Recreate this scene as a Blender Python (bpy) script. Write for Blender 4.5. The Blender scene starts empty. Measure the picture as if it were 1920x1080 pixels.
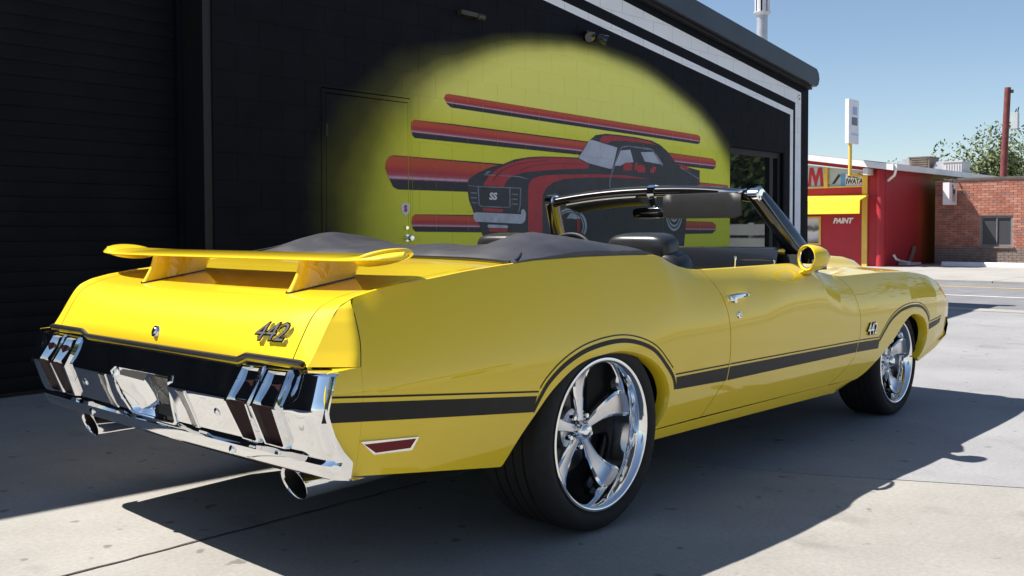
import bpy, bmesh, math, random
import numpy as np
from mathutils import Vector, Matrix, noise

# ------------------------------------------------------------------ camera, sky, sun, exposure
S = bpy.context.scene
COL = S.collection
random.seed(7)

CAM = (-2.7388, -2.9888, 1.0645)
YAW, PITCH, ROLL = 0.7397, 0.0316, -0.0034
FPX, PPY = 1825.75, 489.6
cam = bpy.data.cameras.new('camera')
cam.sensor_width = 36.0
cam.lens = FPX / 1920 * 36
cam.shift_y = -(540 - PPY) / 1920
cam.clip_start = 0.05
cam.clip_end = 3000
cam_ob = bpy.data.objects.new('camera', cam)
COL.objects.link(cam_ob)
_f = Vector((math.cos(YAW) * math.cos(PITCH), math.sin(YAW) * math.cos(PITCH), -math.sin(PITCH)))
_r = _f.cross(Vector((0, 0, 1))).normalized()
_u = _r.cross(_f)
_r2 = _r * math.cos(ROLL) + _u * math.sin(ROLL)
_u2 = -_r * math.sin(ROLL) + _u * math.cos(ROLL)
cam_ob.matrix_world = Matrix(((_r2.x, _u2.x, -_f.x, CAM[0]), (_r2.y, _u2.y, -_f.y, CAM[1]), (_r2.z, _u2.z, -_f.z, CAM[2]), (0, 0, 0, 1)))
S.camera = cam_ob

SUN = Vector((-0.42, 0.62, 1.0)).normalized()      # towards the sun
world = bpy.data.worlds.new('World')
S.world = world
world.use_nodes = True
_n = world.node_tree.nodes
_bg = _n['Background']
_sky = _n.new('ShaderNodeTexSky')
_sky.sky_type = 'NISHITA'
_sky.sun_disc = False
_sky.sun_elevation = math.asin(SUN.z)
_sky.sun_rotation = math.atan2(SUN.x, SUN.y)
_sky.altitude = 900
_sky.air_density = 1.0
_sky.dust_density = 0.6
_sky.ozone_density = 1.0
world.node_tree.links.new(_sky.outputs[0], _bg.inputs['Color'])
_bg.inputs['Strength'].default_value = 0.074

sl = bpy.data.lights.new('sun', 'SUN')
sl.energy = 5.0
sl.angle = math.radians(0.5)
sl.color = (1.0, 0.95, 0.87)
sun_ob = bpy.data.objects.new('sun', sl)
COL.objects.link(sun_ob)
sun_ob.rotation_euler = (-SUN).to_track_quat('-Z', 'Y').to_euler()
sun_ob.location = SUN * 40

S.view_settings.view_transform = 'Standard'
S.view_settings.look = 'None'
S.view_settings.exposure = 0.88
S.view_settings.gamma = 1.0
S.view_settings.use_curve_mapping = False
S.cycles.max_bounces = 10
S.cycles.transparent_max_bounces = 12

# ------------------------------------------------------------------ helpers: objects
W0 = {}                      # world position of each object's origin

def _link(o, parent, origin):
    COL.objects.link(o)
    W0[o.name] = Vector(origin)
    if parent is not None:
        o.parent = parent
        o.location = Vector(origin) - W0[parent.name]
    else:
        o.location = origin
    return o

def tag(o, label=None, cat=None, group=None, kind=None):
    if label: o['label'] = label
    if cat: o['category'] = cat
    if group: o['group'] = group
    if kind: o['kind'] = kind
    return o

def thing(name, loc, label, cat, group=None):
    o = bpy.data.objects.new(name, None)
    o.empty_display_size = 0.2
    _link(o, None, loc)
    return tag(o, label, cat, group)

class G:
    """geometry collector in world coordinates"""
    def __init__(s): s.v = []; s.f = []; s.m = []
    def add(s, vs, fs, mi=0):
        b = len(s.v)
        s.v += [tuple(map(float, p)) for p in vs]
        s.f += [tuple(i + b for i in q) for q in fs]
        s.m += [mi] * len(fs)
        return s
    def box(s, x0, x1, y0, y1, z0, z1, mi=0):
        vs = [(x, y, z) for z in (z0, z1) for y in (y0, y1) for x in (x0, x1)]
        return s.add(vs, [(0, 2, 3, 1), (4, 5, 7, 6), (0, 1, 5, 4), (2, 6, 7, 3), (0, 4, 6, 2), (1, 3, 7, 5)], mi)
    def grid(s, P, mi=0, flip=False, close_u=False):
        P = np.asarray(P); n, m = P.shape[:2]
        fs = []
        for i in range(n - (0 if close_u else 1)):
            for j in range(m - 1):
                a, b = i * m + j, ((i + 1) % n) * m + j
                q = (a, b, b + 1, a + 1)
                fs.append(q[::-1] if flip else q)
        return s.add(P.reshape(-1, 3), fs, mi)
    def prism(s, poly, axis, lo, hi, mi=0):
        """2-D polygon extruded along an axis (0,1,2); poly holds the other two coords in order"""
        def mk(p, t):
            q = list(p); q.insert(axis, t); return q
        n = len(poly)
        vs = [mk(p, lo) for p in poly] + [mk(p, hi) for p in poly]
        fs = [tuple(range(n)), tuple(range(2 * n - 1, n - 1, -1))] + [(i, i + n, (i + 1) % n + n, (i + 1) % n) for i in range(n)]
        return s.add(vs, fs, mi)
    def tube(s, pts, rad, n=10, mi=0, cap=True):
        pts = [Vector(p) for p in pts]
        if not hasattr(rad, '__len__'): rad = [rad] * len(pts)
        rings = []
        t0 = (pts[1] - pts[0]).normalized()
        a = t0.orthogonal().normalized()
        for i, p in enumerate(pts):
            t = (pts[min(i + 1, len(pts) - 1)] - pts[max(i - 1, 0)]).normalized()
            a = (a - t * a.dot(t)).normalized(); b = t.cross(a)
            rings.append([p + (a * math.cos(2 * math.pi * k / n) + b * math.sin(2 * math.pi * k / n)) * rad[i] for k in range(n)])
        base = [tuple(q) for r in rings for q in r]
        fs = []
        for i in range(len(pts) - 1):
            for k in range(n):
                fs.append((i * n + k, i * n + (k + 1) % n, (i + 1) * n + (k + 1) % n, (i + 1) * n + k))
        if cap:
            fs.append(tuple(range(n))[::-1]); fs.append(tuple((len(pts) - 1) * n + k for k in range(n)))
        return s.add(base, fs, mi)
    def lathe(s, prof, c, axis, n=48, mi=0, up=None):
        """prof: (r, t) pairs; t runs along axis from c"""
        ax = Vector(axis).normalized()
        a = Vector(up) if up else ax.orthogonal().normalized()
        a = (a - ax * a.dot(ax)).normalized(); b = ax.cross(a); c = Vector(c)
        P = [[tuple(c + ax * t + (a * math.cos(2 * math.pi * k / n) + b * math.sin(2 * math.pi * k / n)) * r) for (r, t) in prof] for k in range(n)]
        return s.grid(P, mi, close_u=True)

def mesh_data(name, g, mats, origin=(0, 0, 0), smooth=True, angle=35, fix=True):
    me = bpy.data.meshes.new(name)
    o = Vector(origin)
    me.from_pydata([tuple(Vector(p) - o) for p in g.v], [], g.f)
    for m in (mats if isinstance(mats, (list, tuple)) else [mats]): me.materials.append(m)
    me.polygons.foreach_set('material_index', g.m)
    if fix:
        bm = bmesh.new(); bm.from_mesh(me)
        bmesh.ops.recalc_face_normals(bm, faces=bm.faces)
        bm.to_mesh(me); bm.free()
    if smooth:
        me.polygons.foreach_set('use_smooth', [True] * len(me.polygons))
        me.set_sharp_from_angle(angle=math.radians(angle))
    me.update()
    return me

def obj(name, g, mats, parent=None, origin=None, smooth=True, angle=35, fix=True, kind=None):
    if origin is None:
        origin = W0[parent.name] if parent is not None else (0, 0, 0)
    me = mesh_data(name, g, mats, origin, smooth, angle, fix)
    o = bpy.data.objects.new(name, me)
    _link(o, parent, origin)
    if kind: o['kind'] = kind
    return o

def inst(name, me, parent, origin, rot=None):
    o = bpy.data.objects.new(name, me)
    _link(o, parent, origin)
    if rot: o.rotation_euler = rot
    return o

def text_geo(txt, size, M, depth=0.002, bold=0.0, shear=0.0, align='CENTER', sx=1.0):
    cu = bpy.data.curves.new('lettering', 'FONT')
    cu.body = txt; cu.size = size; cu.extrude = depth; cu.offset = bold; cu.shear = shear
    cu.align_x = align; cu.align_y = 'CENTER'; cu.resolution_u = 3
    o = bpy.data.objects.new('lettering', cu); COL.objects.link(o)
    bpy.context.view_layer.update()
    me = bpy.data.meshes.new_from_object(o.evaluated_get(bpy.context.evaluated_depsgraph_get()))
    bpy.data.objects.remove(o); bpy.data.curves.remove(cu)
    g = G()
    g.add([tuple(M @ Vector((v.co.x * sx, v.co.y, v.co.z))) for v in me.vertices], [tuple(p.vertices) for p in me.polygons])
    bpy.data.meshes.remove(me)
    return g

# ------------------------------------------------------------------ helpers: curves
def cr(pts, n=60):
    """Catmull-Rom through points, resampled evenly to n"""
    P = np.array(pts, float)
    if len(P) == 2: Q = np.linspace(P[0], P[1], 30)
    else:
        A = np.vstack([2 * P[0] - P[1], P, 2 * P[-1] - P[-2]])
        Q = []
        for i in range(1, len(A) - 2):
            for t in np.linspace(0, 1, 16, endpoint=False):
                p0, p1, p2, p3 = A[i - 1:i + 3]
                Q.append(.5 * ((2 * p1) + (-p0 + p2) * t + (2 * p0 - 5 * p1 + 4 * p2 - p3) * t * t + (-p0 + 3 * p1 - 3 * p2 + p3) * t ** 3))
        Q.append(A[-2]); Q = np.array(Q)
    return even(Q, n)

def even(Q, n):
    Q = np.asarray(Q, float)
    d = np.r_[0, np.cumsum(np.linalg.norm(np.diff(Q, axis=0), axis=1))]
    t = np.linspace(0, d[-1], n)
    return np.stack([np.interp(t, d, Q[:, k]) for k in range(Q.shape[1])], 1)

def join(*cs):
    out = [np.asarray(cs[0], float)]
    for c in cs[1:]:
        c = np.asarray(c, float)
        out.append(c[1:] if np.linalg.norm(c[0] - out[-1][-1]) < 1e-4 else c)
    return np.vstack(out)

def lerp1(x, tab, k):
    return np.interp(x, [t[0] for t in tab], [t[k] for t in tab])

# ------------------------------------------------------------------ helpers: materials
def mat(name, base=(.8, .8, .8), rough=.5, metal=0., coat=0., coat_r=.03, spec=.5, alpha=None):
    m = bpy.data.materials.new(name); m.use_nodes = True
    b = m.node_tree.nodes['Principled BSDF']
    b.inputs['Base Color'].default_value = (*base, 1)
    b.inputs['Roughness'].default_value = rough
    b.inputs['Metallic'].default_value = metal
    b.inputs['Coat Weight'].default_value = coat
    b.inputs['Coat Roughness'].default_value = coat_r
    b.inputs['Specular IOR Level'].default_value = spec
    return m

class N:
    """short node-building wrapper"""
    def __init__(s, m):
        s.t = m.node_tree; s.b = s.t.nodes['Principled BSDF']
    def new(s, typ, **kw):
        n = s.t.nodes.new(typ)
        for k, v in kw.items(): setattr(n, k, v)
        return n
    def link(s, a, b): s.t.links.new(a, b)
    def pos(s, scale=(1, 1, 1), obj=False):
        if obj:
            o = s.new('ShaderNodeTexCoord').outputs['Object']
        else:
            o = s.new('ShaderNodeNewGeometry').outputs['Position']
        mp = s.new('ShaderNodeMapping'); mp.inputs['Scale'].default_value = scale
        s.link(o, mp.inputs['Vector']); return mp.outputs[0]
    def noise(s, scale, detail=6, rough=.55, vec=None, dist=0.):
        n = s.new('ShaderNodeTexNoise')
        n.inputs['Scale'].default_value = scale; n.inputs['Detail'].default_value = detail
        n.inputs['Roughness'].default_value = rough; n.inputs['Distortion'].default_value = dist
        s.link(vec if vec is not None else s.pos(), n.inputs['Vector'])
        return n.outputs['Fac']
    def ramp(s, fac, stops, interp='LINEAR'):
        r = s.new('ShaderNodeValToRGB'); r.color_ramp.interpolation = interp
        e = r.color_ramp.elements
        while len(e) < len(stops): e.new(.5)
        for k, (p, c) in enumerate(stops):
            e[k].position = p
            e[k].color = (*c, 1) if hasattr(c, '__len__') else (c, c, c, 1)
        s.link(fac, r.inputs['Fac']); return r.outputs['Color']
    def math(s, op, a, b=None, c=None, clamp=False):
        n = s.new('ShaderNodeMath', operation=op); n.use_clamp = clamp
        for k, x in enumerate((a, b, c)):
            if x is None: continue
            if hasattr(x, 'is_linked') or hasattr(x, 'links'): s.link(x, n.inputs[k])
            else: n.inputs[k].default_value = x
        return n.outputs[0]
    def mix(s, fac, a, b, blend='MIX'):
        n = s.new('ShaderNodeMix', data_type='RGBA', blend_type=blend)
        for k, x in ((0, fac), (6, a), (7, b)):
            if hasattr(x, 'links'): s.link(x, n.inputs[k])
            elif hasattr(x, '__len__'): n.inputs[k].default_value = (*x, 1)
            else: n.inputs[k].default_value = x
        return n.outputs[2]
    def bump(s, h, strength=.3, dist=.01):
        n = s.new('ShaderNodeBump'); n.inputs['Strength'].default_value = strength; n.inputs['Distance'].default_value = dist
        s.link(h, n.inputs['Height']); s.link(n.outputs[0], s.b.inputs['Normal'])
    def color(s, c): s.link(c, s.b.inputs['Base Color'])
    def rough(s, c): s.link(c, s.b.inputs['Roughness'])

def noisy(name, c0, c1, scale=4, rough=.7, bump=0., bscale=60, bdist=.004, **kw):
    m = mat(name, c0, rough, **kw); n = N(m)
    n.color(n.ramp(n.noise(scale, 8), [(.32, c0), (.68, c1)]))
    if bump: n.bump(n.noise(bscale, 6), bump, bdist)
    return m

# car materials
M_paint = mat('yellow_paint', (.76, .55, .022), .42, coat=1.0, coat_r=.012, spec=.08)
_k = N(M_paint)
_k.color(_k.ramp(_k.noise(900, 2), [(.3, (.81, .570, .018)), (.7, (.84, .600, .026))]))
M_chrome = mat('chrome', (.86, .87, .88), .03, 1.0)
_k = N(M_chrome); _k.rough(_k.ramp(_k.noise(14, 5), [(.4, .02), (.75, .09)]))
M_polish = mat('brushed_alloy', (.74, .74, .76), .33, 1.0)
M_black = mat('black_trim', (.012, .012, .013), .35)
M_gloss = mat('gloss_black', (.008, .008, .009), .12, coat=1.0)
M_dark = mat('underbody_black', (.006, .006, .006), .9)
M_rubber = noisy('tyre_rubber', (.007, .007, .007), (.013, .013, .013), 30, .82, .3, 200, .002)
M_vinyl = noisy('black_vinyl', (.030, .030, .036), (.046, .046, .054), 9, .46, .25, 260, .0015)
M_seat = noisy('seat_vinyl', (.018, .018, .020), (.028, .028, .03), 14, .30, .2, 220, .0012)
M_stripe = noisy('stripe_decal', (.006, .005, .0045), (.010, .0085, .0075), 20, .45, coat=.06, spec=.25)
M_lens = mat('red_lens', (.16, .004, .008), .3, spec=.25)
M_lamp = mat('tail_lens', (.014, .001, .0018), .5, spec=.08)
M_amber = mat('amber_lens', (.75, .20, .02), .15, coat=1.0)
M_clearlens = noisy('clear_lens', (.20, .18, .15), (.32, .30, .26), 60, .2, coat=.6)
M_iron = mat('brake_iron', (.10, .10, .10), .45, .9)
M_cloth = noisy('carpet', (.008, .008, .009), (.014, .014, .015), 60, .95)

def glass_mat(name, tint, refl=.06, rough=.0):
    m = bpy.data.materials.new(name); m.use_nodes = True
    t = m.node_tree; t.nodes.clear()
    o = t.nodes.new('ShaderNodeOutputMaterial'); tr = t.nodes.new('ShaderNodeBsdfTransparent'); gl = t.nodes.new('ShaderNodeBsdfGlossy')
    gl.inputs['Roughness'].default_value = rough
    tr.inputs['Color'].default_value = (*tint, 1)
    lw = t.nodes.new('ShaderNodeLayerWeight'); lw.inputs['Blend'].default_value = .5
    pw = t.nodes.new('ShaderNodeMath'); pw.operation = 'POWER'; pw.inputs[1].default_value = 4.0
    t.links.new(lw.outputs['Facing'], pw.inputs[0])
    fr = t.nodes.new('ShaderNodeMath'); fr.operation = 'MULTIPLY_ADD'; fr.inputs[1].default_value = .8; fr.inputs[2].default_value = refl
    t.links.new(pw.outputs[0], fr.inputs[0])
    mx = t.nodes.new('ShaderNodeMixShader')
    t.links.new(fr.outputs[0], mx.inputs[0]); t.links.new(tr.outputs[0], mx.inputs[1]); t.links.new(gl.outputs[0], mx.inputs[2])
    t.links.new(mx.outputs[0], o.inputs['Surface'])
    return m
M_glass = glass_mat('tinted_glass', (.66, .73, .70), .05)
M_pane = mat('dark_window_pane', (.010, .012, .012), .02, 0, spec=.9, coat=1.0)

# ------------------------------------------------------------------ ground, apron, street
M_dirt = noisy('bare_ground', (.20, .18, .155), (.30, .27, .235), 1.3, .95, .4, 25, .02)

def concrete(name, c0, c1, stain=.55):
    m = mat(name, c0, .82); n = N(m)
    base = n.ramp(n.noise(.9, 9, .62), [(.30, c0), (.70, c1)])
    fine = n.ramp(n.noise(55, 5, .7), [(.30, .80), (.62, 1.0)])
    col = n.mix(1.0, base, fine, 'MULTIPLY')
    spot = n.ramp(n.noise(3.1, 4, .5, n.pos((1, .55, 1))), [(.60, 1.0), (.74, stain)])
    col = n.mix(.8, col, spot, 'MULTIPLY')
    drip = n.ramp(n.noise(11, 2, .4), [(.69, 1.0), (.735, .35)])
    col = n.mix(.7, col, drip, 'MULTIPLY')
    n.color(col)
    n.bump(n.noise(120, 6, .7), .25, .004)
    return m
M_conc = concrete('worn_concrete', (.265, .252, .232), (.385, .368, .342), .62)
M_conc2 = concrete('grey_concrete', (.245, .243, .252), (.335, .333, .343), .7)
M_walk = concrete('pale_sidewalk', (.31, .30, .28), (.40, .385, .36), .85)
M_asph = noisy('grey_asphalt', (.15, .15, .16), (.20, .20, .21), 2.2, .9, .5, 160, .004)
M_white = noisy('white_road_paint', (.62, .62, .62), (.80, .80, .80), 9, .7)
M_yline = noisy('yellow_road_paint', (.62, .40, .08), (.75, .50, .13), 9, .7)
M_crack = noisy('crack_dirt', (.03, .027, .024), (.07, .062, .055), 40, .95)

g = G(); R_ = 700
g.add([(-R_, -R_, -.09), (R_, -R_, -.09), (R_, R_, -.09), (-R_, R_, -.09)], [(0, 1, 2, 3)])
obj('ground', g, M_dirt, smooth=False, kind='structure')

joint = [(.62, 3.6), (.80, 1.6), (.99, .10), (1.134, -.862), (1.276, -1.193), (1.607, -1.866), (2.7, -4.2), (5.6, -10.), (8.6, -16.), (10.95, -21.)]
apron = bpy.data.objects.new('concrete_apron', None); _link(apron, None, (0, 0, 0)); apron['kind'] = 'structure'

def slab(poly, m, name='slab', z1=0., z0=-.08, parent=apron):
    g = G().prism(poly, 2, z0, z1)
    return obj(name, g, m, parent, smooth=False)
gap = .006
def cutpoly(yb, yt, dx):
    """joint polyline between two y values"""
    js = joint
    def xat(y): return np.interp(-y, [-p[1] for p in js], [p[0] for p in js])
    ys = [yt] + [p[1] for p in js if yb < p[1] < yt] + [yb]
    return [(xat(y) + dx, y) for y in ys]
rows_a = [(-21., -9.2), (-9.2, -4.4), (-4.4, .043), (.043, 3.62)]
for yb, yt in rows_a:
    edge = cutpoly(yb + gap, yt - gap, -gap)
    for x0, x1 in ((-30, -13.5), (-13.5, -6.4)):
        slab([(x0 + gap, yb + gap), (x1 - gap, yb + gap), (x1 - gap, yt - gap), (x0 + gap, yt - gap)], M_conc)
    slab([(-6.4 + gap, yb + gap)] + edge[::-1] + [(-6.4 + gap, yt - gap)], M_conc)
rows_b = [(-21., -8.), (-8., 3.62)]
for yb, yt in rows_b:
    edge = cutpoly(yb + gap, yt - gap, gap)
    slab(edge + [(10.95, yb + gap), (10.95, yt - gap)], M_conc2)
slab([(10.79, 3.63), (10.95, 3.63), (10.95, 14.), (10.79, 14.)], M_conc2)
# ragged crack following the joint behind the car
g = G(); rng = random.Random(3); L_, R2 = [], []
for i in range(70):
    x = -3.2 + i * .047
    w = .0035 + .006 * max(0, noise.noise(Vector((x * 6, 0, 0)))) + .002 * rng.random()
    y = .043 + .010 * noise.noise(Vector((x * 9, 3, 0))) + .005 * noise.noise(Vector((x * 30, 7, 0)))
    L_.append((x, y - w, .003)); R2.append((x, y + w, .003))
g.grid([L_, R2])
obj('crack', g, M_crack, apron, smooth=False)

g = G().add([(10.95, -160, -.02), (18.0, -160, -.02), (18.0, 160, -.02), (10.95, 160, -.02)], [(0, 1, 2, 3)])
road = obj('road', g, M_asph, smooth=False, kind='structure')
for nm, x, w, m in (('white_line', 13.84, .11, M_white), ('yellow_line', 16.3, .12, M_yline)):
    g = G().add([(x - w / 2, -160, -.015), (x + w / 2, -160, -.015), (x + w / 2, 160, -.015), (x - w / 2, 160, -.015)], [(0, 1, 2, 3)])
    obj(nm, g, m, road, smooth=False)
walk = bpy.data.objects.new('pavement', None); _link(walk, None, (0, 0, 0)); walk['kind'] = 'structure'
for k in range(-12, 12):
    slab([(18.01, k * 3. + .01), (20.4, k * 3. + .01), (20.4, k * 3. + 2.99), (18.01, k * 3. + 2.99)], M_walk, 'slab', .02, -.08, walk)
for k in range(-6, 6):
    slab([(20.42, k * 6. + .01), (30., k * 6. + .01), (30., k * 6. + 5.99), (20.42, k * 6. + 5.99)], M_walk, 'slab', .01, -.08, walk)
for k in range(-8, 3):
    slab([(10.55, k * 3.2 - 1.3), (10.93, k * 3.2 - 1.3), (10.93, k * 3.2 + 1.88), (10.55, k * 3.2 + 1.88)], M_walk, 'kerb_stone', .012, -.07, walk)

g = G(); rng = random.Random(41)
for i in range(260):
    if i < 150: x, y = rng.uniform(-2.2, 9.), rng.uniform(-5., 3.3)
    else: x, y = rng.uniform(1.0, 10.7), 3.42 - abs(rng.gauss(0, .10))
    s = rng.choice((.003, .004, .005, .006, .009)); z = .0
    if -1.3 < x < 3.8 and abs(y) < .97 and i % 3: continue
    vs = [(x + s * rng.uniform(.6, 1.4) * a, y + s * rng.uniform(.6, 1.4) * b, z + c * s * rng.uniform(.5, 1.)) for a, b, c in ((1, 0, 0), (0, 1, 0), (-1, 0, 0), (0, -1, 0), (0, 0, 1))]
    g.add(vs, [(0, 1, 4), (1, 2, 4), (2, 3, 4), (3, 0, 4)])
obj('grit', g, noisy('grit_stone', (.10, .09, .08), (.5, .47, .43), 3., .9), smooth=False, fix=False, kind='stuff')

# ------------------------------------------------------------------ workshop building with mural
YW = 3.45
def wall_paint():
    m = mat('painted_block', (.01, .01, .01), .68, spec=.12); n = N(m)
    sep = n.new('ShaderNodeSeparateXYZ'); n.link(n.new('ShaderNodeNewGeometry').outputs['Position'], sep.inputs[0])
    x, z = sep.outputs[0], sep.outputs[2]
    dx = n.math('SUBTRACT', x, 5.4)
    dx = n.math('MAXIMUM', n.math('DIVIDE', dx, 3.42), n.math('DIVIDE', dx, -2.98))
    dz = n.math('DIVIDE', n.math('SUBTRACT', z, 1.2), 1.80)
    r = n.math('SQRT', n.math('ADD', n.math('MULTIPLY', dx, dx), n.math('MULTIPLY', dz, dz)))
    mr = n.new('ShaderNodeMapRange'); n.link(x, mr.inputs['Value'])       # wider overspray towards the steel door
    mr.inputs['From Min'].default_value = 2.9; mr.inputs['From Max'].default_value = 4.4; mr.inputs['To Min'].default_value = .36; mr.inputs['To Max'].default_value = 1.0
    r = n.math('ADD', n.math('MULTIPLY', n.math('SUBTRACT', r, .99), mr.outputs[0]), .99)
    r = n.math('ADD', r, n.math('MULTIPLY', n.math('SUBTRACT', n.noise(1.3, 3), .5), .045))
    mask = n.ramp(n.math('MULTIPLY', r, .5), [(.445, 1.0), (.472, .88), (.488, .56), (.500, .25), (.512, .07), (.530, 0.0)])
    yel = n.ramp(n.math('ADD', n.math('MULTIPLY', z, .4), n.math('MULTIPLY', n.noise(1.4, 4), .08)), [(.84, (.84, .82, .085)), (.97, (.98, .93, .22))])
    blk = n.ramp(n.noise(3.5, 8), [(.3, (.0042, .005, .0082)), (.7, (.008, .009, .0135))])
    n.color(n.mix(mask, blk, yel))
    n.bump(n.noise(90, 6, .7), .22, .004)
    return m
M_wall = wall_paint()
M_mortar = noisy('painted_joint', (.008, .009, .012), (.013, .014, .018), 20, .8)
M_door = noisy('dark_slat_paint', (.004, .0048, .008), (.007, .0085, .0125), 2.5, .6, .15, 80, .002, spec=.12)
M_void = mat('dark_frame_paint', (.006, .006, .007), .6)
M_wstripe = noisy('white_wall_paint', (.86, .86, .88), (.93, .93, .94), 2.2, .6, .12, 90, .003)
M_fascia = noisy('dark_fascia_metal', (.018, .019, .028), (.030, .032, .044), 1.5, .35)
M_roofmetal = noisy('roof_sheet', (.25, .26, .28), (.34, .35, .36), 1.1, .5)

shop = thing('workshop_building', (3, 8, 0), 'dark block workshop with a car mural and yellow sun painted on its side wall', 'building')
SL = .1315
XR, XE = 1.45, 10.72
def ztop(x):                     # underside of the fascia along the gable wall
    return 3.165 + SL * (10.452 - x) if x >= XR else 3.165 + SL * (10.452 - XR) - SL * (XR - x)
zt = lambda x: ztop(x) + .04
core = G()
def prism_wall(x0, x1, z0, y0=YW + .0030, y1=YW + .30):
    xs = [x0] + ([XR] if x0 < XR < x1 else []) + [x1]
    core.prism([(x0, z0), (x1, z0)] + [(x, zt(x)) for x in reversed(xs)], 1, y0, y1)
GX = 1.07                        # right jamb of the roller door
prism_wall(-9., -4.3, -.05); prism_wall(-4.3, GX, 3.7)
prism_wall(GX + .004, 2.04, -.05); prism_wall(2.04, 3.0, 2.225); prism_wall(3.0, 8.52, -.05)
prism_wall(8.52, 10.0, -.05 + 2.19); core.box(8.52, 10.0, YW + .003, YW + .3, -.05, .22); prism_wall(10.0, 10.77, -.05)
# edges of prism_wall sections touch end to end; side and back walls
core.prism([(3.76, -.05), (14., -.05), (14., 3.1), (3.76, 3.1)], 0, 10.47, 10.77)
core.prism([(3.76, -.05), (14., -.05), (14., 2.0), (3.76, 2.0)], 0, -9.0, -8.7)
core.box(-8.7, 10.47, 13.7, 14., -.05, 3.1)
wall = obj('wall', core, M_wall, shop, smooth=False)

def clip_poly(poly, xa, xb, za, zb):
    for ax, val, sgn in ((0, xa, 1), (0, xb, -1), (1, za, 1), (1, zb, -1)):
        out = []
        for i in range(len(poly)):
            p, q = poly[i - 1], poly[i]
            ip, iq = (p[ax] - val) * sgn >= 0, (q[ax] - val) * sgn >= 0
            if ip != iq:
                t = (val - p[ax]) / (q[ax] - p[ax])
                out.append((p[0] + (q[0] - p[0]) * t, p[1] + (q[1] - p[1]) * t))
            if iq: out.append(tuple(q))
        poly = out
        if len(poly) < 3: return []
    return poly
def clip_roof(poly):
    out = []
    f = lambda p: zt(p[0]) - .03 - p[1]
    for i in range(len(poly)):
        p, q = poly[i - 1], poly[i]
        a, b = f(p), f(q)
        if (a >= 0) != (b >= 0):
            t = a / (a - b); out.append((p[0] + (q[0] - p[0]) * t, p[1] + (q[1] - p[1]) * t))
        if b >= 0: out.append(q)
    return out

BH, BL, JG = .2032, .4064, .0012
cells = []                       # (poly, is_full, centre)
openings = [(2.02, 3.02, -1, 2.24), (8.50, 10.02, .2, 2.16)]
nrow = int(4.6 / BH)
for r in range(nrow):
    z0 = r * BH + .02; z1 = z0 + BH
    off = (r % 2) * BL / 2
    for c in range(-1, 26):
        x0 = GX + .0 + c * BL + off; x1 = x0 + BL
        segs = [(max(x0, GX + .004), min(x1, 10.765))]
        for oa, ob, pa, pb in openings:
            zc = (z0 + z1) / 2
            if pa < zc < pb:
                ns = []
                for a, b in segs:
                    if b <= oa or a >= ob: ns.append((a, b))
                    else:
                        if a < oa: ns.append((a, oa))
                        if b > ob: ns.append((ob, b))
                segs = ns
        for a, b in segs:
            if b - a < .03: continue
            p = [(a + JG, z0 + JG), (b - JG, z0 + JG), (b - JG, z1 - JG), (a + JG, z1 - JG)]
            full = abs(b - a - BL) < 1e-6
            q = clip_roof(p)
            if len(q) < 3: continue
            if len(q) != 4 or any(abs(q[i][1] - p[i][1]) > 1e-6 for i in range(len(p)) if len(q) == 4) and q != p:
                full = full and sorted(q) == sorted(p)
            if len(q) != 4: full = False
            cells.append((q, full and sorted(q) == sorted(p), ((a + b) / 2, (z0 + z1) / 2)))
def block_geo(q, ox=0, oz=0):
    """face at YW with a small chamfer"""
    n = len(q); cx = sum(p[0] for p in q) / n; cz = sum(p[1] for p in q) / n
    ins = []
    for p in q:
        dx, dz = cx - p[0], cz - p[1]
        ins.append((p[0] + math.copysign(min(.0022, abs(dx) * .4), dx), p[1] + math.copysign(min(.0022, abs(dz) * .4), dz)))
    vs = [(x, YW, z) for x, z in ins] + [(x, YW + .0010, z) for x, z in q] + [(x, YW + .0029, z) for x, z in q]
    fs = [tuple(range(n))]
    for k in range(2):
        for i in range(n): fs.append((k * n + i, (k + 1) * n + i, (k + 1) * n + (i + 1) % n, k * n + (i + 1) % n))
    return vs, fs
cells.sort(key=lambda c: (c[2][0] - CAM[0]) ** 2 + (YW - CAM[1]) ** 2 + (c[2][1] - CAM[2]) ** 2 + (60 if c[2][1] < .75 else 0))
full_me = None
rest = G()
for i, (q, full, ctr) in enumerate(cells):
    if i < 300:
        org = (ctr[0], YW + .0025, ctr[1])
        if full:
            if full_me is None:
                vs, fs = block_geo(q); full_me = mesh_data('block', G().add(vs, fs), M_wall, org, False)
            inst('block', full_me, wall, org)
        else:
            vs, fs = block_geo(q); inst('block', mesh_data('block', G().add(vs, fs), M_wall, org, False), wall, org)
    else:
        vs, fs = block_geo(q); rest.add(vs, fs)
if rest.v: obj('block_course', rest, M_wall, wall, smooth=False, kind='stuff')

# steel door in the block wall (its paint is part of the mural)
g = G()
g.box(2.045, 2.085, YW - .004, YW + .06, -.02, 2.215); g.box(2.973, 2.995, YW + .001, YW + .06, -.02, 2.215); g.box(2.085, 2.973, YW - .004, YW + .06, 2.185, 2.215)
obj('door_frame', g, M_wall, shop, smooth=False)
g = G().box(2.093, 2.970, YW + .002, YW + .045, 0, 2.178)
leaf = obj('door', g, M_wall, shop, smooth=False)
g = G()
g.box(2.030, 2.0445, YW + .004, YW + .3, -.02, 2.23); g.box(2.0855, 2.0925, YW + .03, YW + .05, 0, 2.18)
obj('door_gap', g, M_void, shop, smooth=False)
for z in (1.83, 1.0, .25):
    obj('hinge', G().box(2.080, 2.104, YW - .012, YW + .0015, z, z + .10), M_void, leaf, smooth=False)
g = G(); g.lathe([(0, -.030), (.016, -.030), (.019, -.02), (.022, .0015)], (2.932, YW, 1.09), (0, 1, 0), 20)
obj('deadbolt', g, M_chrome, leaf)
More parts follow.
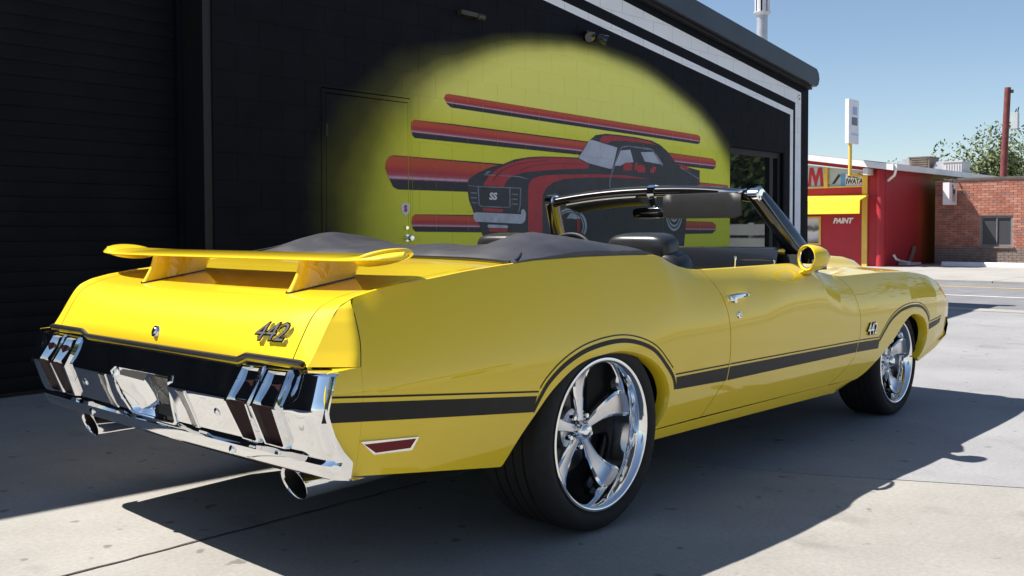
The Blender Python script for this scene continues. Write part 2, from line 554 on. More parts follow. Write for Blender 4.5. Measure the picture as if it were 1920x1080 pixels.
g = G(); g.lathe([(0, -.07), (.022, -.068), (.030, -.05), (.026, -.035), (.012, -.028), (.012, -.006), (.032, -.004), (.033, .0015)], (2.955, YW, 1.0), (0, 1, 0), 24)
obj('door_knob', g, M_chrome, leaf)
# shield sticker with red letter
sh = [(2.886, 1.292), (2.910, 1.303), (2.935, 1.309), (2.960, 1.304), (2.984, 1.293), (2.983, 1.25), (2.970, 1.222), (2.935, 1.190), (2.900, 1.222), (2.887, 1.25)]
g = G().prism(sh, 1, YW - .003, YW + .0015, 0)
M_signw = mat('white_sign', (.75, .73, .75), .4)
M_signr = mat('crimson_sign', (.35, .01, .05), .4)
shd = obj('shield_sign', g, M_signw, leaf, smooth=False)
Mx = Matrix.Translation((2.935, YW - .0045, 1.256)) @ Matrix.Rotation(math.radians(90), 4, 'X')
g = text_geo('S', .075, Mx, .001, .004)
M_l = obj('sign_letter', g, M_signr, leaf, smooth=False)

# roller door
rd = G(); rd.box(-4.3, 1.0, YW + .34, YW + .38, -.02, 3.7)
rdo = obj('roller_door', rd, M_void, shop, smooth=False)
prof = [(0, .0), (-.0045, .002), (-.0055, .006), (-.006, .05), (-.0055, .0935), (-.0045, .0975), (0, .0995)]
sg = G(); sg.grid([[(-4.25, YW + .34 + a, b) for a, b in prof], [(.985, YW + .34 + a, b) for a, b in prof]])
slat_me = mesh_data('slat', sg, M_door, (-1.6, YW + .34, 0), True, 50)
for k in range(37):
    inst('slat', slat_me, rdo, (-1.6, YW + .34, .0 + k * .1))
g = G(); g.box(.955, 1.005, YW + .285, YW + .322, -.02, 3.7)
obj('door_track', g, M_door, shop, smooth=False)
g = G(); g.box(1.006, GX + .003, YW + .012, YW + .40, -.05, 3.7)
obj('door_jamb', g, M_void, shop, smooth=False)

# glazed shop door / window near the corner
g = G()
for a, b, c, d in ((8.521, 8.60, .221, 2.139), (9.92, 9.999, .221, 2.139), (8.60, 9.92, 2.06, 2.139), (8.60, 9.92, .221, .30), (9.68, 9.78, .30, 2.06)):
    g.box(a, b, YW + .05, YW + .16, c, d)
wf = obj('window_frame', g, M_void, shop, smooth=False)
obj('pane', G().box(8.60, 9.68, YW + .085, YW + .097, .30, 2.06), M_pane, wf, smooth=False)
obj('pane', G().box(9.78, 9.92, YW + .105, YW + .117, .30, 2.06), M_pane, wf, smooth=False)
g = G(); g.box(8.521, 9.999, YW + .30, YW + .32, .2, 2.2)
obj('window_backing', g, M_void, shop, smooth=False)

# roof, fascia, flue
def roof_poly(lo, hi):
    xl = 2 * XR - XE
    return [(XE, ztop(XE) + lo), (XR, ztop(XR) + lo), (xl, ztop(xl) + lo), (xl, ztop(xl) + hi), (XR, ztop(XR) + hi), (XE, ztop(XE) + hi)]
ro = obj('roof', G().prism(roof_poly(.045, .235), 1, 3.37, 14.3), M_roofmetal, shop, smooth=False)
g = G().prism(roof_poly(.0, .255), 1, 3.30, 3.368)
xe = XE
g.prism([(xe + .002, ztop(xe) + .012), (xe + .05, ztop(xe) + .03), (xe + .085, ztop(xe) + .115), (xe + .06, ztop(xe) + .2), (xe + .002, ztop(xe) + .252)], 1, 3.30, 14.3)
obj('fascia', g, M_fascia, shop, smooth=False)
g = G().prism(roof_poly(-.035, -.002), 1, 3.372, 3.445)
obj('fascia_trim', g, M_void, shop, smooth=False)
g = G()
fx, fy = 11.0, 5.6
g.lathe([(.078, 0), (.078, 1.26)], (10.2, 3.90, 2.95), (0, 0, 1), 28)
fl = obj('flue_pipe', g, noisy('galvanised_steel', (.42, .41, .43), (.55, .54, .56), 8, .38, metal=.6), ro)

# mural paint on the blocks and on the door
def layer(polys, y):
    g = G()
    for poly in polys:
        xs = [p[0] for p in poly]; zs = [p[1] for p in poly]
        bx = (min(xs), max(xs), min(zs), max(zs))
        for (a, b, c, d) in rects:
            if b < bx[0] or a > bx[1] or d < bx[2] or c > bx[3]: continue
            q = clip_poly([tuple(p) for p in poly], a, b, c, d)
            if len(q) >= 3: g.add([(x, y, z) for x, z in q], [tuple(range(len(q)))])
        # the same paint in the recessed joints
        g.add([(x, YW + .0027 + (y - YW) * .3, z) for x, z in poly], [tuple(range(len(poly)))])
    return g
rects = [(2.093, 2.97, 0, 2.178), (2.9755, 2.9945, -.02, 2.21)]
for q, full, ctr in cells:
    xs = [p[0] for p in q]; zs = [p[1] for p in q]
    rects.append((min(xs), max(xs), min(zs), max(zs)))
MURAL = {"bars":[[[3.408,2.267],[3.428,2.301],[3.47,2.31],[7.729,2.235],[7.785,2.215],[7.786,2.146],[7.729,2.121],[3.497,2.189],[3.441,2.22]],[[3.008,1.966],[3.013,2.021],[3.047,2.041],[3.524,2.041],[5.505,2.012],[8.088,1.961],[8.158,1.931],[8.159,1.861],[8.1,1.825],[5.353,1.861],[3.046,1.881],[3.02,1.905]],[[2.71,1.602],[2.72,1.66],[2.756,1.705],[2.801,1.717],[4.118,1.708],[6.761,1.676],[8.465,1.637],[8.466,1.488],[3.693,1.425],[2.849,1.422],[2.798,1.443],[2.744,1.527]],[[3.005,1.137],[3.014,1.186],[3.048,1.21],[3.78,1.211],[8.077,1.164],[8.163,1.128],[8.164,1.057],[8.078,1.015],[7.43,1.013],[3.898,1.046],[3.052,1.055],[3.021,1.078]]],
 "barlines":[[[3.47,2.31],[7.729,2.235],[3.497,2.189],[7.729,2.121]],[[3.047,2.041],[8.088,1.961],[3.046,1.881],[8.1,1.825]],[[2.801,1.717],[8.465,1.637],[2.849,1.422],[8.466,1.488]],[[3.048,1.21],[8.077,1.164],[3.052,1.055],[8.078,1.015]]],
 "body":[[3.694,1.5],[3.725,1.546],[3.846,1.609],[4.017,1.669],[4.193,1.707],[4.353,1.759],[4.559,1.793],[4.772,1.812],[5.104,1.825],[5.358,1.83],[5.429,1.91],[5.549,2.021],[5.659,2.088],[5.845,2.116],[6.076,2.12],[6.421,2.117],[6.727,2.098],[6.899,2.061],[7.046,1.996],[7.165,1.92],[7.256,1.85],[7.472,1.83],[7.774,1.798],[7.775,1.634],[7.727,1.427],[7.474,1.219],[7.429,0.914],[7.353,0.511],[4.011,0.633],[3.918,0.98],[3.862,1.112],[3.779,1.242],[3.724,1.345]],
 "red":[[[3.906,1.494],[4.196,1.487],[4.242,1.545],[4.332,1.602],[4.496,1.639],[4.772,1.669],[5.126,1.698],[5.525,1.723],[5.537,1.768],[5.358,1.815],[5.081,1.815],[4.772,1.802],[4.518,1.772],[4.293,1.72],[4.114,1.66],[3.988,1.582]],[[4.552,1.473],[4.565,1.528],[4.622,1.579],[4.728,1.611],[4.947,1.633],[5.334,1.652],[5.695,1.668],[6.207,1.676],[6.7,1.655],[5.947,1.643],[5.453,1.624],[5.126,1.597],[4.946,1.555],[4.836,1.495],[4.781,1.423],[4.77,1.31],[4.779,0.746],[4.555,0.752]],[[5.72,2.032],[5.783,2.089],[5.947,2.105],[6.34,2.104],[6.671,2.086],[6.813,2.055],[6.449,2.064],[6.154,2.061],[5.947,2.047],[5.871,2.012]],[[6.167,1.798],[6.207,1.819],[6.314,1.824],[6.335,1.806],[6.327,1.735],[6.167,1.729]],[[6.422,1.787],[6.477,1.808],[6.559,1.809],[6.593,1.779],[6.587,1.723],[6.436,1.72]],[[6.694,1.767],[6.756,1.797],[6.813,1.805],[6.819,1.765],[6.756,1.726],[6.694,1.727]],[[6.381,1.808],[6.422,1.834],[6.449,1.828],[6.408,1.739],[6.381,1.738]],[[7.287,1.855],[7.472,1.84],[7.535,1.787],[7.379,1.806]],[[3.901,1.28],[4.191,1.267],[4.187,1.24],[3.904,1.249]],[[3.985,1.086],[4.249,1.079],[4.249,1.052],[3.998,1.052]]],
 "hoodline":[[[4.036,1.538],[4.079,1.586],[4.173,1.65],[4.323,1.704],[4.559,1.749],[4.859,1.775],[4.859,1.77],[4.57,1.743],[4.337,1.697],[4.189,1.644],[4.094,1.582],[4.055,1.536]],[[4.414,1.653],[4.601,1.713],[4.859,1.743],[5.172,1.765],[5.453,1.764],[5.453,1.758],[5.172,1.758],[4.859,1.736],[4.612,1.706],[4.435,1.65]]],
 "white":[[[5.363,1.826],[5.549,2.024],[5.598,2.033],[6.055,1.977],[5.96,1.743],[5.921,1.736],[5.525,1.782]],[[6.003,1.775],[6.115,1.95],[6.3,1.969],[6.362,1.831],[6.207,1.819],[6.115,1.78]],[[6.504,1.952],[6.742,1.97],[6.813,1.95],[6.958,1.831],[6.587,1.85]]],
 "silver":[[[3.778,1.21],[3.797,1.232],[3.825,1.236],[4.453,1.223],[4.449,1.257],[4.47,1.272],[4.499,1.271],[4.522,1.237],[4.511,1.168],[4.484,1.138],[4.442,1.129],[3.806,1.148],[3.784,1.171]],[[3.966,1.109],[3.98,1.121],[4.24,1.115],[4.26,1.102],[4.249,1.085],[3.979,1.091]]],
 "line":[[[3.827,1.484],[4.444,1.486],[4.45,1.475],[3.827,1.474]],[[4.434,1.483],[4.454,1.484],[4.443,1.305],[4.416,1.239],[4.4,1.239],[4.425,1.305]],[[3.836,1.478],[3.851,1.479],[3.863,1.309],[3.897,1.296],[4.281,1.292],[4.28,1.283],[3.882,1.287],[3.844,1.306]],[[4.275,1.467],[4.295,1.468],[4.295,1.292],[4.274,1.286]],[[3.912,1.588],[3.969,1.628],[4.027,1.633],[3.959,1.598],[4.434,1.599],[4.559,1.577],[4.548,1.569],[4.414,1.589]],[[5.908,1.527],[5.903,1.603],[5.934,1.68],[6.076,1.948],[6.128,1.994],[6.26,2.013],[6.699,2.008],[6.756,1.995],[6.958,1.812],[6.935,1.81],[6.733,1.986],[6.26,2.002],[6.141,1.982],[6.094,1.941],[5.954,1.678],[5.924,1.604],[5.926,1.528]],[[7.317,1.811],[7.503,1.761],[7.758,1.685],[7.774,1.789],[7.752,1.702],[7.503,1.774],[7.333,1.824]],[[3.697,1.489],[3.827,1.481],[3.827,1.475],[3.701,1.482]]],
 "slit":[[[3.743,1.423],[3.826,1.422],[3.826,1.41],[3.743,1.412]],[[3.743,1.378],[3.826,1.376],[3.826,1.364],[3.743,1.366]],[[3.752,1.333],[3.835,1.33],[3.835,1.319],[3.751,1.321]],[[4.307,1.425],[4.399,1.423],[4.399,1.411],[4.307,1.413]],[[4.307,1.377],[4.398,1.375],[4.398,1.363],[4.307,1.365]],[[4.307,1.33],[4.398,1.328],[4.398,1.315],[4.307,1.318]]],
 "wheel":[[[4.968,1.024],[4.951,1.054],[4.942,1.085],[4.941,1.116],[4.947,1.148],[4.962,1.178],[4.983,1.206],[5.012,1.232],[5.046,1.254],[5.085,1.272],[5.129,1.285],[5.175,1.293],[5.223,1.296],[5.271,1.293],[5.318,1.285],[5.362,1.271],[5.402,1.253],[5.437,1.23],[5.465,1.203],[5.486,1.174],[5.5,1.142],[5.504,1.109],[5.501,1.076],[5.489,1.045],[5.468,1.014],[5.438,1.026],[5.455,1.052],[5.466,1.08],[5.469,1.109],[5.465,1.138],[5.453,1.166],[5.435,1.192],[5.41,1.215],[5.379,1.235],[5.344,1.251],[5.306,1.263],[5.264,1.271],[5.222,1.273],[5.18,1.271],[5.139,1.264],[5.101,1.252],[5.066,1.236],[5.036,1.217],[5.011,1.194],[4.992,1.17],[4.979,1.143],[4.973,1.115],[4.975,1.087],[4.983,1.06],[4.998,1.034]],[[5.012,1.038],[4.998,1.063],[4.991,1.088],[4.99,1.115],[4.995,1.141],[5.007,1.166],[5.025,1.19],[5.048,1.211],[5.076,1.229],[5.109,1.244],[5.145,1.255],[5.183,1.262],[5.222,1.264],[5.261,1.261],[5.299,1.254],[5.335,1.243],[5.368,1.228],[5.397,1.209],[5.42,1.187],[5.437,1.162],[5.448,1.136],[5.452,1.109],[5.449,1.082],[5.439,1.055],[5.422,1.03],[5.408,1.036],[5.423,1.059],[5.432,1.083],[5.435,1.109],[5.431,1.134],[5.421,1.158],[5.405,1.181],[5.384,1.202],[5.357,1.219],[5.327,1.234],[5.294,1.244],[5.258,1.251],[5.222,1.253],[5.185,1.251],[5.15,1.245],[5.116,1.234],[5.086,1.221],[5.06,1.204],[5.038,1.184],[5.021,1.162],[5.01,1.139],[5.005,1.114],[5.006,1.09],[5.014,1.066],[5.026,1.043]],[[7.353,1.418],[7.37,1.381],[7.381,1.342],[7.387,1.3],[7.386,1.258],[7.379,1.217],[7.366,1.178],[7.348,1.142],[7.325,1.111],[7.298,1.086],[7.268,1.067],[7.236,1.055],[7.202,1.05],[7.169,1.053],[7.137,1.064],[7.106,1.081],[7.079,1.104],[7.056,1.134],[7.037,1.167],[7.023,1.205],[7.015,1.245],[7.013,1.286],[7.016,1.327],[7.025,1.366],[7.04,1.403],[7.059,1.389],[7.046,1.356],[7.038,1.321],[7.035,1.285],[7.037,1.249],[7.044,1.214],[7.056,1.181],[7.073,1.151],[7.093,1.126],[7.117,1.105],[7.144,1.09],[7.172,1.081],[7.202,1.078],[7.231,1.082],[7.26,1.093],[7.286,1.109],[7.31,1.132],[7.33,1.159],[7.346,1.19],[7.357,1.225],[7.363,1.261],[7.364,1.298],[7.359,1.335],[7.349,1.369],[7.334,1.401]],[[7.318,1.389],[7.331,1.36],[7.339,1.329],[7.344,1.296],[7.343,1.263],[7.338,1.231],[7.328,1.2],[7.314,1.172],[7.296,1.148],[7.275,1.128],[7.252,1.113],[7.227,1.104],[7.201,1.1],[7.175,1.102],[7.15,1.11],[7.127,1.124],[7.106,1.142],[7.088,1.165],[7.073,1.192],[7.062,1.221],[7.056,1.253],[7.054,1.285],[7.057,1.317],[7.064,1.349],[7.075,1.378],[7.09,1.366],[7.08,1.341],[7.074,1.313],[7.071,1.285],[7.073,1.256],[7.078,1.229],[7.088,1.203],[7.101,1.179],[7.117,1.159],[7.135,1.143],[7.156,1.131],[7.178,1.124],[7.201,1.122],[7.224,1.125],[7.246,1.134],[7.266,1.147],[7.284,1.164],[7.3,1.186],[7.312,1.21],[7.321,1.237],[7.325,1.266],[7.326,1.295],[7.322,1.323],[7.315,1.351],[7.303,1.376]],[[7.278,1.355],[7.286,1.335],[7.292,1.314],[7.295,1.292],[7.294,1.27],[7.291,1.248],[7.284,1.227],[7.275,1.208],[7.263,1.191],[7.249,1.178],[7.234,1.167],[7.217,1.161],[7.2,1.158],[7.183,1.16],[7.166,1.165],[7.15,1.174],[7.136,1.187],[7.124,1.203],[7.114,1.221],[7.107,1.241],[7.103,1.262],[7.102,1.285],[7.103,1.307],[7.108,1.328],[7.116,1.348],[7.132,1.335],[7.126,1.319],[7.122,1.302],[7.121,1.284],[7.122,1.267],[7.125,1.249],[7.131,1.233],[7.139,1.219],[7.149,1.206],[7.16,1.196],[7.172,1.189],[7.186,1.185],[7.2,1.183],[7.213,1.185],[7.227,1.191],[7.239,1.199],[7.25,1.21],[7.259,1.223],[7.267,1.238],[7.272,1.255],[7.275,1.272],[7.275,1.29],[7.273,1.308],[7.268,1.325],[7.261,1.34]]],
 "wspoke":[[[5.159,1.186],[5.217,1.238],[5.334,1.261],[5.404,1.232],[5.381,1.173],[5.24,1.187]]],
 "wred":[[[5.333,1.187],[5.385,1.188],[5.376,1.041],[5.333,1.041]]],
 "ss":[[[4.0,1.357]],[[4.089,1.359]],[[4.001,1.42]]],
 "stripe_lo":[[4.792,3.386],[10.227,2.72],[10.309,2.765],[5.062,3.433]]}
def bar_mat(tl):
    (xa, za), (xb, zb), (xc, zc), (xd, zd) = tl
    m = mat('airbrushed_bar', (.3, .02, .02), .5); n = N(m)
    sep = n.new('ShaderNodeSeparateXYZ'); n.link(n.new('ShaderNodeNewGeometry').outputs['Position'], sep.inputs[0])
    x, z = sep.outputs[0], sep.outputs[2]
    s1 = (zb - za) / (xb - xa); s2 = (zd - zc) / (xd - xc)
    top = n.math('ADD', n.math('MULTIPLY', x, s1), za - s1 * xa)
    bot = n.math('ADD', n.math('MULTIPLY', x, s2), zc - s2 * xc)
    v = n.math('DIVIDE', n.math('SUBTRACT', top, z), n.math('SUBTRACT', top, bot))
    v = n.math('ADD', v, n.math('MULTIPLY', n.math('SUBTRACT', n.noise(38, 4), .5), .05))
    n.color(n.ramp(v, [(.0, (.02, .008, .01)), (.035, (.58, .075, .018)), (.25, (.62, .065, .020)), (.46, (.44, .022, .03)), (.58, (.46, .07, .11)), (.655, (.74, .44, .54)), (.69, (.30, .12, .17)), (.72, (.014, .010, .022)), (1., (.012, .010, .02))]))
    n.bump(n.noise(90, 6, .7), .2, .004)
    return m
for poly, tl in zip(MURAL['bars'], MURAL['barlines']):
    obj('painted_bar', layer([poly], YW - .0012), bar_mat(tl), shop, smooth=False, fix=False)
M_mblack = noisy('mural_black', (.016, .017, .026), (.030, .031, .044), 3, .5, .15, 90, .003)
M_mred = noisy('mural_red', (.40, .014, .026), (.50, .026, .036), 5, .5, .15, 90, .003)
M_mwhite = noisy('mural_pale_blue', (.42, .44, .54), (.60, .62, .70), 4, .5)
M_mgrey = noisy('mural_silver', (.36, .38, .46), (.55, .57, .64), 9, .5)
M_mline = noisy('mural_grey_line', (.12, .13, .18), (.26, .28, .34), 12, .5)
pc = obj('painted_car', layer([MURAL['body']], YW - .0022), M_mblack, shop, smooth=False, fix=False)
for p in MURAL['red']: obj('painted_stripe', layer([p], YW - .0030), M_mred, pc, smooth=False, fix=False)
for p in MURAL['white']: obj('painted_window', layer([p], YW - .0032), M_mwhite, pc, smooth=False, fix=False)
for p in MURAL['silver']: obj('painted_bumper', layer([p], YW - .0032), M_mgrey, pc, smooth=False, fix=False)
for p in MURAL['line']: obj('painted_outline', layer([p], YW - .0038), M_mline, pc, smooth=False, fix=False)
M_mdr = noisy('mural_dark_red', (.16, .008, .014), (.22, .012, .018), 9, .5)
for p in MURAL['hoodline']: obj('painted_crease', layer([p], YW - .0038), M_mdr, pc, smooth=False, fix=False)
for p in MURAL['slit']: obj('painted_grille_slit', layer([p], YW - .0036), M_mline, pc, smooth=False, fix=False)
for p in MURAL['wheel'] + MURAL['wspoke']: obj('painted_wheel', layer([p], YW - .0038), M_mgrey, pc, smooth=False, fix=False)
obj('painted_wheel_mark', layer(MURAL['wred'], YW - .0042), M_mred, pc, smooth=False, fix=False)
sx0, sz0 = MURAL['ss'][0][0]; sx1, _ = MURAL['ss'][1][0]; _, sz1 = MURAL['ss'][2][0]
Mx = Matrix.Translation(((sx0 + sx1) / 2, YW - .0050, (sz0 + sz1) / 2)) @ Matrix.Rotation(math.radians(90), 4, 'X')
obj('painted_lettering', text_geo('SS', (sz1 - sz0) * 1.45, Mx, .0004, .004, .12, sx=(sx1 - sx0) / (sz1 - sz0) / 1.12), M_signw, pc, smooth=False)
# white pin stripes that follow the gable and turn down at the corner
thin = [(1.2, 3.388 + SL * (4.8 - 1.2)), (4.8, 3.388), (10.188, 2.694), (10.188, -.02), (10.279, -.02), (10.279, 2.764), (5.066, 3.436), (1.2, 3.436 + SL * 3.866)]
wide = [(1.2, 3.502 + SL * 4.27), (5.471, 3.502), (10.345, 2.880), (10.345, -.02), (10.524, -.02), (10.524, 3.036), (6.149, 3.618), (1.2, 3.618 + SL * 4.949)]
for p in (thin, wide): obj('white_stripe', layer([p], YW - .0012), M_wstripe, shop, smooth=False, fix=False)
g = G()
for (x, z, w, h) in ((10.44, 2.99, .05, .012), (10.42, 2.95, .014, .035), (10.46, 2.945, .04, .012), (10.475, 2.93, .012, .03), (10.44, 2.925, .03, .01)):
    g.add([(x, YW - .002, z), (x + w, YW - .002, z), (x + w, YW - .002, z + h), (x, YW - .002, z + h)], [(0, 1, 2, 3)])
obj('signature', g, M_void, shop, smooth=False, fix=False)
# dark floodlights on the wall
def flood(x, z):
    g = G(); g.box(x - .07, x + .07, YW - .05, YW - .001, z - .05, z + .05)
    for s in (-1, 1):
        g.lathe([(0, 0), (.035, .0), (.05, .06), (.055, .11), (.0, .105)], (x + s * .09, YW - .07, z), (s * .5, -.7, -.35), 14)
    obj('floodlight', g, M_gloss, shop)
flood(5.52, 3.12)
g = G(); g.box(3.58, 3.80, YW - .06, YW - .001, 3.045, 3.085); g.lathe([(0, 0), (.03, 0), (.03, .09), (0, .09)], (3.80, YW - .04, 3.06), (1, 0, 0), 12)
obj('sensor_light', g, noisy('bronze_metal', (.03, .028, .02), (.06, .05, .035), 9, .5), shop)

# vent cap on the flue
vent = thing('roof_vent_cap', (10.2, 3.90, 4.16), 'pale metal vent cap on the round flue above the dark roof edge', 'vent cap')
M_galv = noisy('pale_galvanised', (.55, .54, .56), (.68, .67, .68), 8, .4, metal=.3)
g = G(); g.lathe([(.080, 4.16), (.105, 4.18), (.125, 4.195), (.125, 4.203), (.08, 4.206)], (10.2, 3.90, 0), (0, 0, 1), 28); obj('collar', g, M_galv, vent)
for k in range(8):
    a = k * math.pi / 4
    g = G(); c, s_ = math.cos(a), math.sin(a)
    P = [(10.2 + .106 * math.cos(a + d), 3.90 + .106 * math.sin(a + d)) for d in (-.27, 0, .27)] + [(10.2 + .097 * math.cos(a + d), 3.90 + .097 * math.sin(a + d)) for d in (.27, 0, -.27)]
    g.prism(P, 2, 4.204, 4.46); obj('vent_blade', g, M_galv, vent, smooth=False)
g = G(); g.lathe([(.05, 4.206), (.05, 4.46)], (10.2, 3.90, 0), (0, 0, 1), 20); obj('vent_core', g, M_void, vent)
g = G(); g.lathe([(.135, 4.462), (.13, 4.49), (.0, 4.54)], (10.2, 3.90, 0), (0, 0, 1), 28); obj('cap', g, M_galv, vent)

# ------------------------------------------------------------------ red paint shop across the street
M_red = noisy('red_wall_paint', (.33, .010, .022), (.42, .016, .028), 1.2, .6, .2, 14, .01)
M_yel = noisy('yellow_trim_paint', (.62, .40, .06), (.72, .48, .09), 3, .55)
M_awn = noisy('yellow_awning_cloth', (.78, .58, .02), (.84, .64, .04), 3, .7)
M_rwhite = noisy('white_roof_trim', (.62, .60, .62), (.74, .72, .73), 2, .5)
M_glz = mat('shop_glass', (.36, .42, .46), .12, spec=.6, coat=.4)  # pale base colour stands in for sky and trees reflected in the glass
def red_side():
    m = mat('red_to_yellow_paint', (.4, .02, .02), .6); n = N(m)
    sep = n.new('ShaderNodeSeparateXYZ'); n.link(n.new('ShaderNodeNewGeometry').outputs['Position'], sep.inputs[0])
    f = n.math('ADD', sep.outputs[0], n.math('MULTIPLY', n.noise(1.6, 4), .5))
    n.color(n.ramp(n.math('MULTIPLY', n.math('SUBTRACT', f, 24.), .2), [(.2, (.34, .010, .024)), (.62, (.36, .020, .022)), (.82, (.42, .10, .016)), (.95, (.50, .36, .03))]))
    br = n.new('ShaderNodeTexBrick'); br.inputs['Scale'].default_value = 1.0
    br.inputs['Brick Width'].default_value = .4; br.inputs['Row Height'].default_value = .2; br.inputs['Mortar Size'].default_value = .008
    mp = n.new('ShaderNodeMapping'); mp.inputs['Rotation'].default_value = (math.radians(90), 0, 0)
    n.link(n.new('ShaderNodeNewGeometry').outputs['Position'], mp.inputs['Vector']); n.link(mp.outputs[0], br.inputs['Vector'])
    n.bump(br.outputs['Fac'], -.6, .01)
    return m
red = thing('paint_shop', (28, 12, 0), 'red and yellow paint shop with yellow awning across the street', 'building')
X0, Y0 = 24.5, 7.69
rz = lambda y: 2.72 + .158 * (y - 7.35)
g = G()
g.prism([(Y0, 0), (8.36, 0), (8.36, 2.26), (Y0, 2.26)], 0, X0, X0 + .25)
g.prism([(8.36, 0), (17., 0), (17., 2.26), (8.36, 2.26)], 0, X0, X0 + .25)
g.prism([(Y0, 2.26), (8.24, 2.26), (8.24, rz(8.24)), (Y0, rz(Y0))], 0, X0, X0 + .25)
g.prism([(8.24, rz(8.24) - .14), (17., rz(17.) - .14), (17., rz(17.)), (8.24, rz(8.24))], 0, X0 + .002, X0 + .25)
g.prism([(12.2, 2.26), (17., 2.26), (17., rz(17) - .14), (12.2, rz(12.2) - .14)], 0, X0, X0 + .25)
g.box(X0 + .25, 34, 16.7, 17., 0, rz(17)); g.box(33.7, 34., Y0, 16.7, 0, 2.7)
obj('wall', g, M_red, red, smooth=False)
obj('side_wall', G().box(X0 + .251, 33.7, Y0, Y0 + .25, 0, rz(Y0)), red_side(), red, smooth=False)
g = G(); g.lathe([(.115, 0), (.115, 2.72)], (X0 - .06, 7.80, 0), (0, 0, 1), 24)
obj('corner_pillar', g, M_red, red)
g = G(); g.prism([(7.28, rz(7.28) + .01), (17.4, rz(17.4) + .01), (17.4, rz(17.4) + .15), (7.28, rz(7.28) + .15)], 0, 24.02, 34.2)
rr = obj('roof', g, M_roofmetal, red, smooth=False)
g = G(); g.prism([(7.28, rz(7.28) - .04), (17.4, rz(17.4) - .04), (17.4, rz(17.4) + .13), (7.28, rz(7.28) + .13)], 0, 23.96, 24.018)
g.box(24.02, 34.2, 7.20, 7.278, rz(7.28) - .03, rz(7.28) + .13)
obj('fascia', g, M_rwhite, rr, smooth=False)
g = G(); g.tube([(24.1, 7.25, 2.70), (24.25, 7.35, 2.55), (24.5, 7.62, 2.42)], .035, 8)
obj('downpipe', g, M_rwhite, red)
g = G(); g.prism([(7.55, 2.62), (7.75, 2.62), (7.75, 2.74), (7.55, 2.74)], 0, 24.05, 24.45); obj('rafter_end', G().box(24.05, 24.45, 8.02, 8.16, 2.58, 2.76), M_rwhite, red, smooth=False)
# transom strip with sign glazing
g = G().prism([(8.345, 2.30), (9.387, 2.30), (9.387, 2.87), (8.345, 2.73)], 0, X0 + .05, X0 + .07); tw = obj('sign_window', g, M_glz, red, smooth=False)
g = G().prism([(9.496, 2.30), (12.1, 2.30), (12.1, 3.28), (9.496, 2.89)], 0, X0 + .05, X0 + .07); tw2 = obj('sign_window', g, M_glz, red, smooth=False)
g = G()
g.prism([(9.387, 2.26), (9.496, 2.26), (9.496, 2.885), (9.387, 2.868)], 0, X0 - .03, X0 + .08)
g.prism([(8.345, 2.262), (12.2, 2.262), (12.2, 2.305), (8.345, 2.305)], 0, X0 - .025, X0 + .075)
obj('window_trim', g, M_yel, red, smooth=False)
obj('yellow_post', G().box(X0 - .06, X0 - .002, 8.19, 8.343, 0, 2.70), M_yel, red, smooth=False)
obj('red_band', G().box(X0 - .03, X0 - .002, 8.345, 12.2, 2.06, 2.255), M_red, red, smooth=False)
# lettering; text runs towards -y
def tmat(y, z, x=X0): return Matrix(((0, 0, -1, x), (-1, 0, 0, y), (0, 1, 0, z), (0, 0, 0, 1)))
M_blu = mat('blue_sign', (.10, .32, .70), .4); M_ink = mat('sign_ink', (.02, .02, .03), .5)
mg = G().prism([(10.02, 2.34), (9.93, 2.34), (9.905, 2.72), (9.80, 2.34), (9.76, 2.34), (9.655, 2.72), (9.63, 2.34), (9.54, 2.34), (9.59, 2.88), (9.70, 2.88), (9.78, 2.58), (9.86, 2.88), (9.97, 2.88)], 0, X0 + .036, X0 + .046)
obj('sign_letter', mg, mat('red_letter', (.45, .015, .03), .5), red, smooth=False)
obj('sign_panel', G().box(X0 + .036, X0 + .048, 8.36, 8.87, 2.31, 2.66), M_signw, red, smooth=False)
obj('sign_panel', G().box(X0 + .036, X0 + .048, 8.872, 9.01, 2.33, 2.66), M_blu, red, smooth=False)
obj('sign_lettering', text_geo('ANEST', .17, tmat(8.62, 2.585, X0 + .034), .002, .005, .1, sx=.72), M_ink, red, smooth=False)
obj('sign_lettering', text_geo('IWATA', .20, tmat(8.615, 2.43, X0 + .034), .002, .007, .1, sx=.76), M_ink, red, smooth=False)
g = G(); g.add([(X0 + .034, 9.28, 2.38), (X0 + .034, 9.20, 2.38), (X0 + .034, 9.02, 2.62), (X0 + .034, 9.08, 2.66)], [(0, 1, 2, 3)])
obj('sign_swoosh', g, M_ink, red, smooth=False)
g = G(); g.prism([(X0 - .03, 2.05), (X0 - .34, 1.96), (23.9, 1.90), (23.86, 1.88), (23.84, 1.50), (23.87, 1.50), (23.90, 1.86), (X0 - .03, 2.0)], 1, 8.16, 11.8)
aw = obj('awning', g, M_awn, red, smooth=False)
for y in (8.16, 9.0, 9.85, 10.7, 11.55):
    g = G().tube([(X0 - .03, y + .02, 2.035), (23.9, y + .02, 1.875), (23.88, y + .02, 1.52)], .014, 6); obj('awning_rib', g, M_awn, aw)
obj('wall_lettering', text_geo('PAINT', .205, tmat(8.93, 1.305, X0 - .012), .008, .011, .28, sx=.97), M_signw, red, smooth=False)
g = G()
for a, b, c, d in ((9.58, 9.64, .60, 1.44), (11.0, 11.06, .60, 1.44), (9.64, 11.0, 1.38, 1.44), (9.64, 11.0, .60, .66)): g.box(X0 - .03, X0 - .001, a, b, c, d)
wt = obj('window_frame', g, M_yel, red, smooth=False)
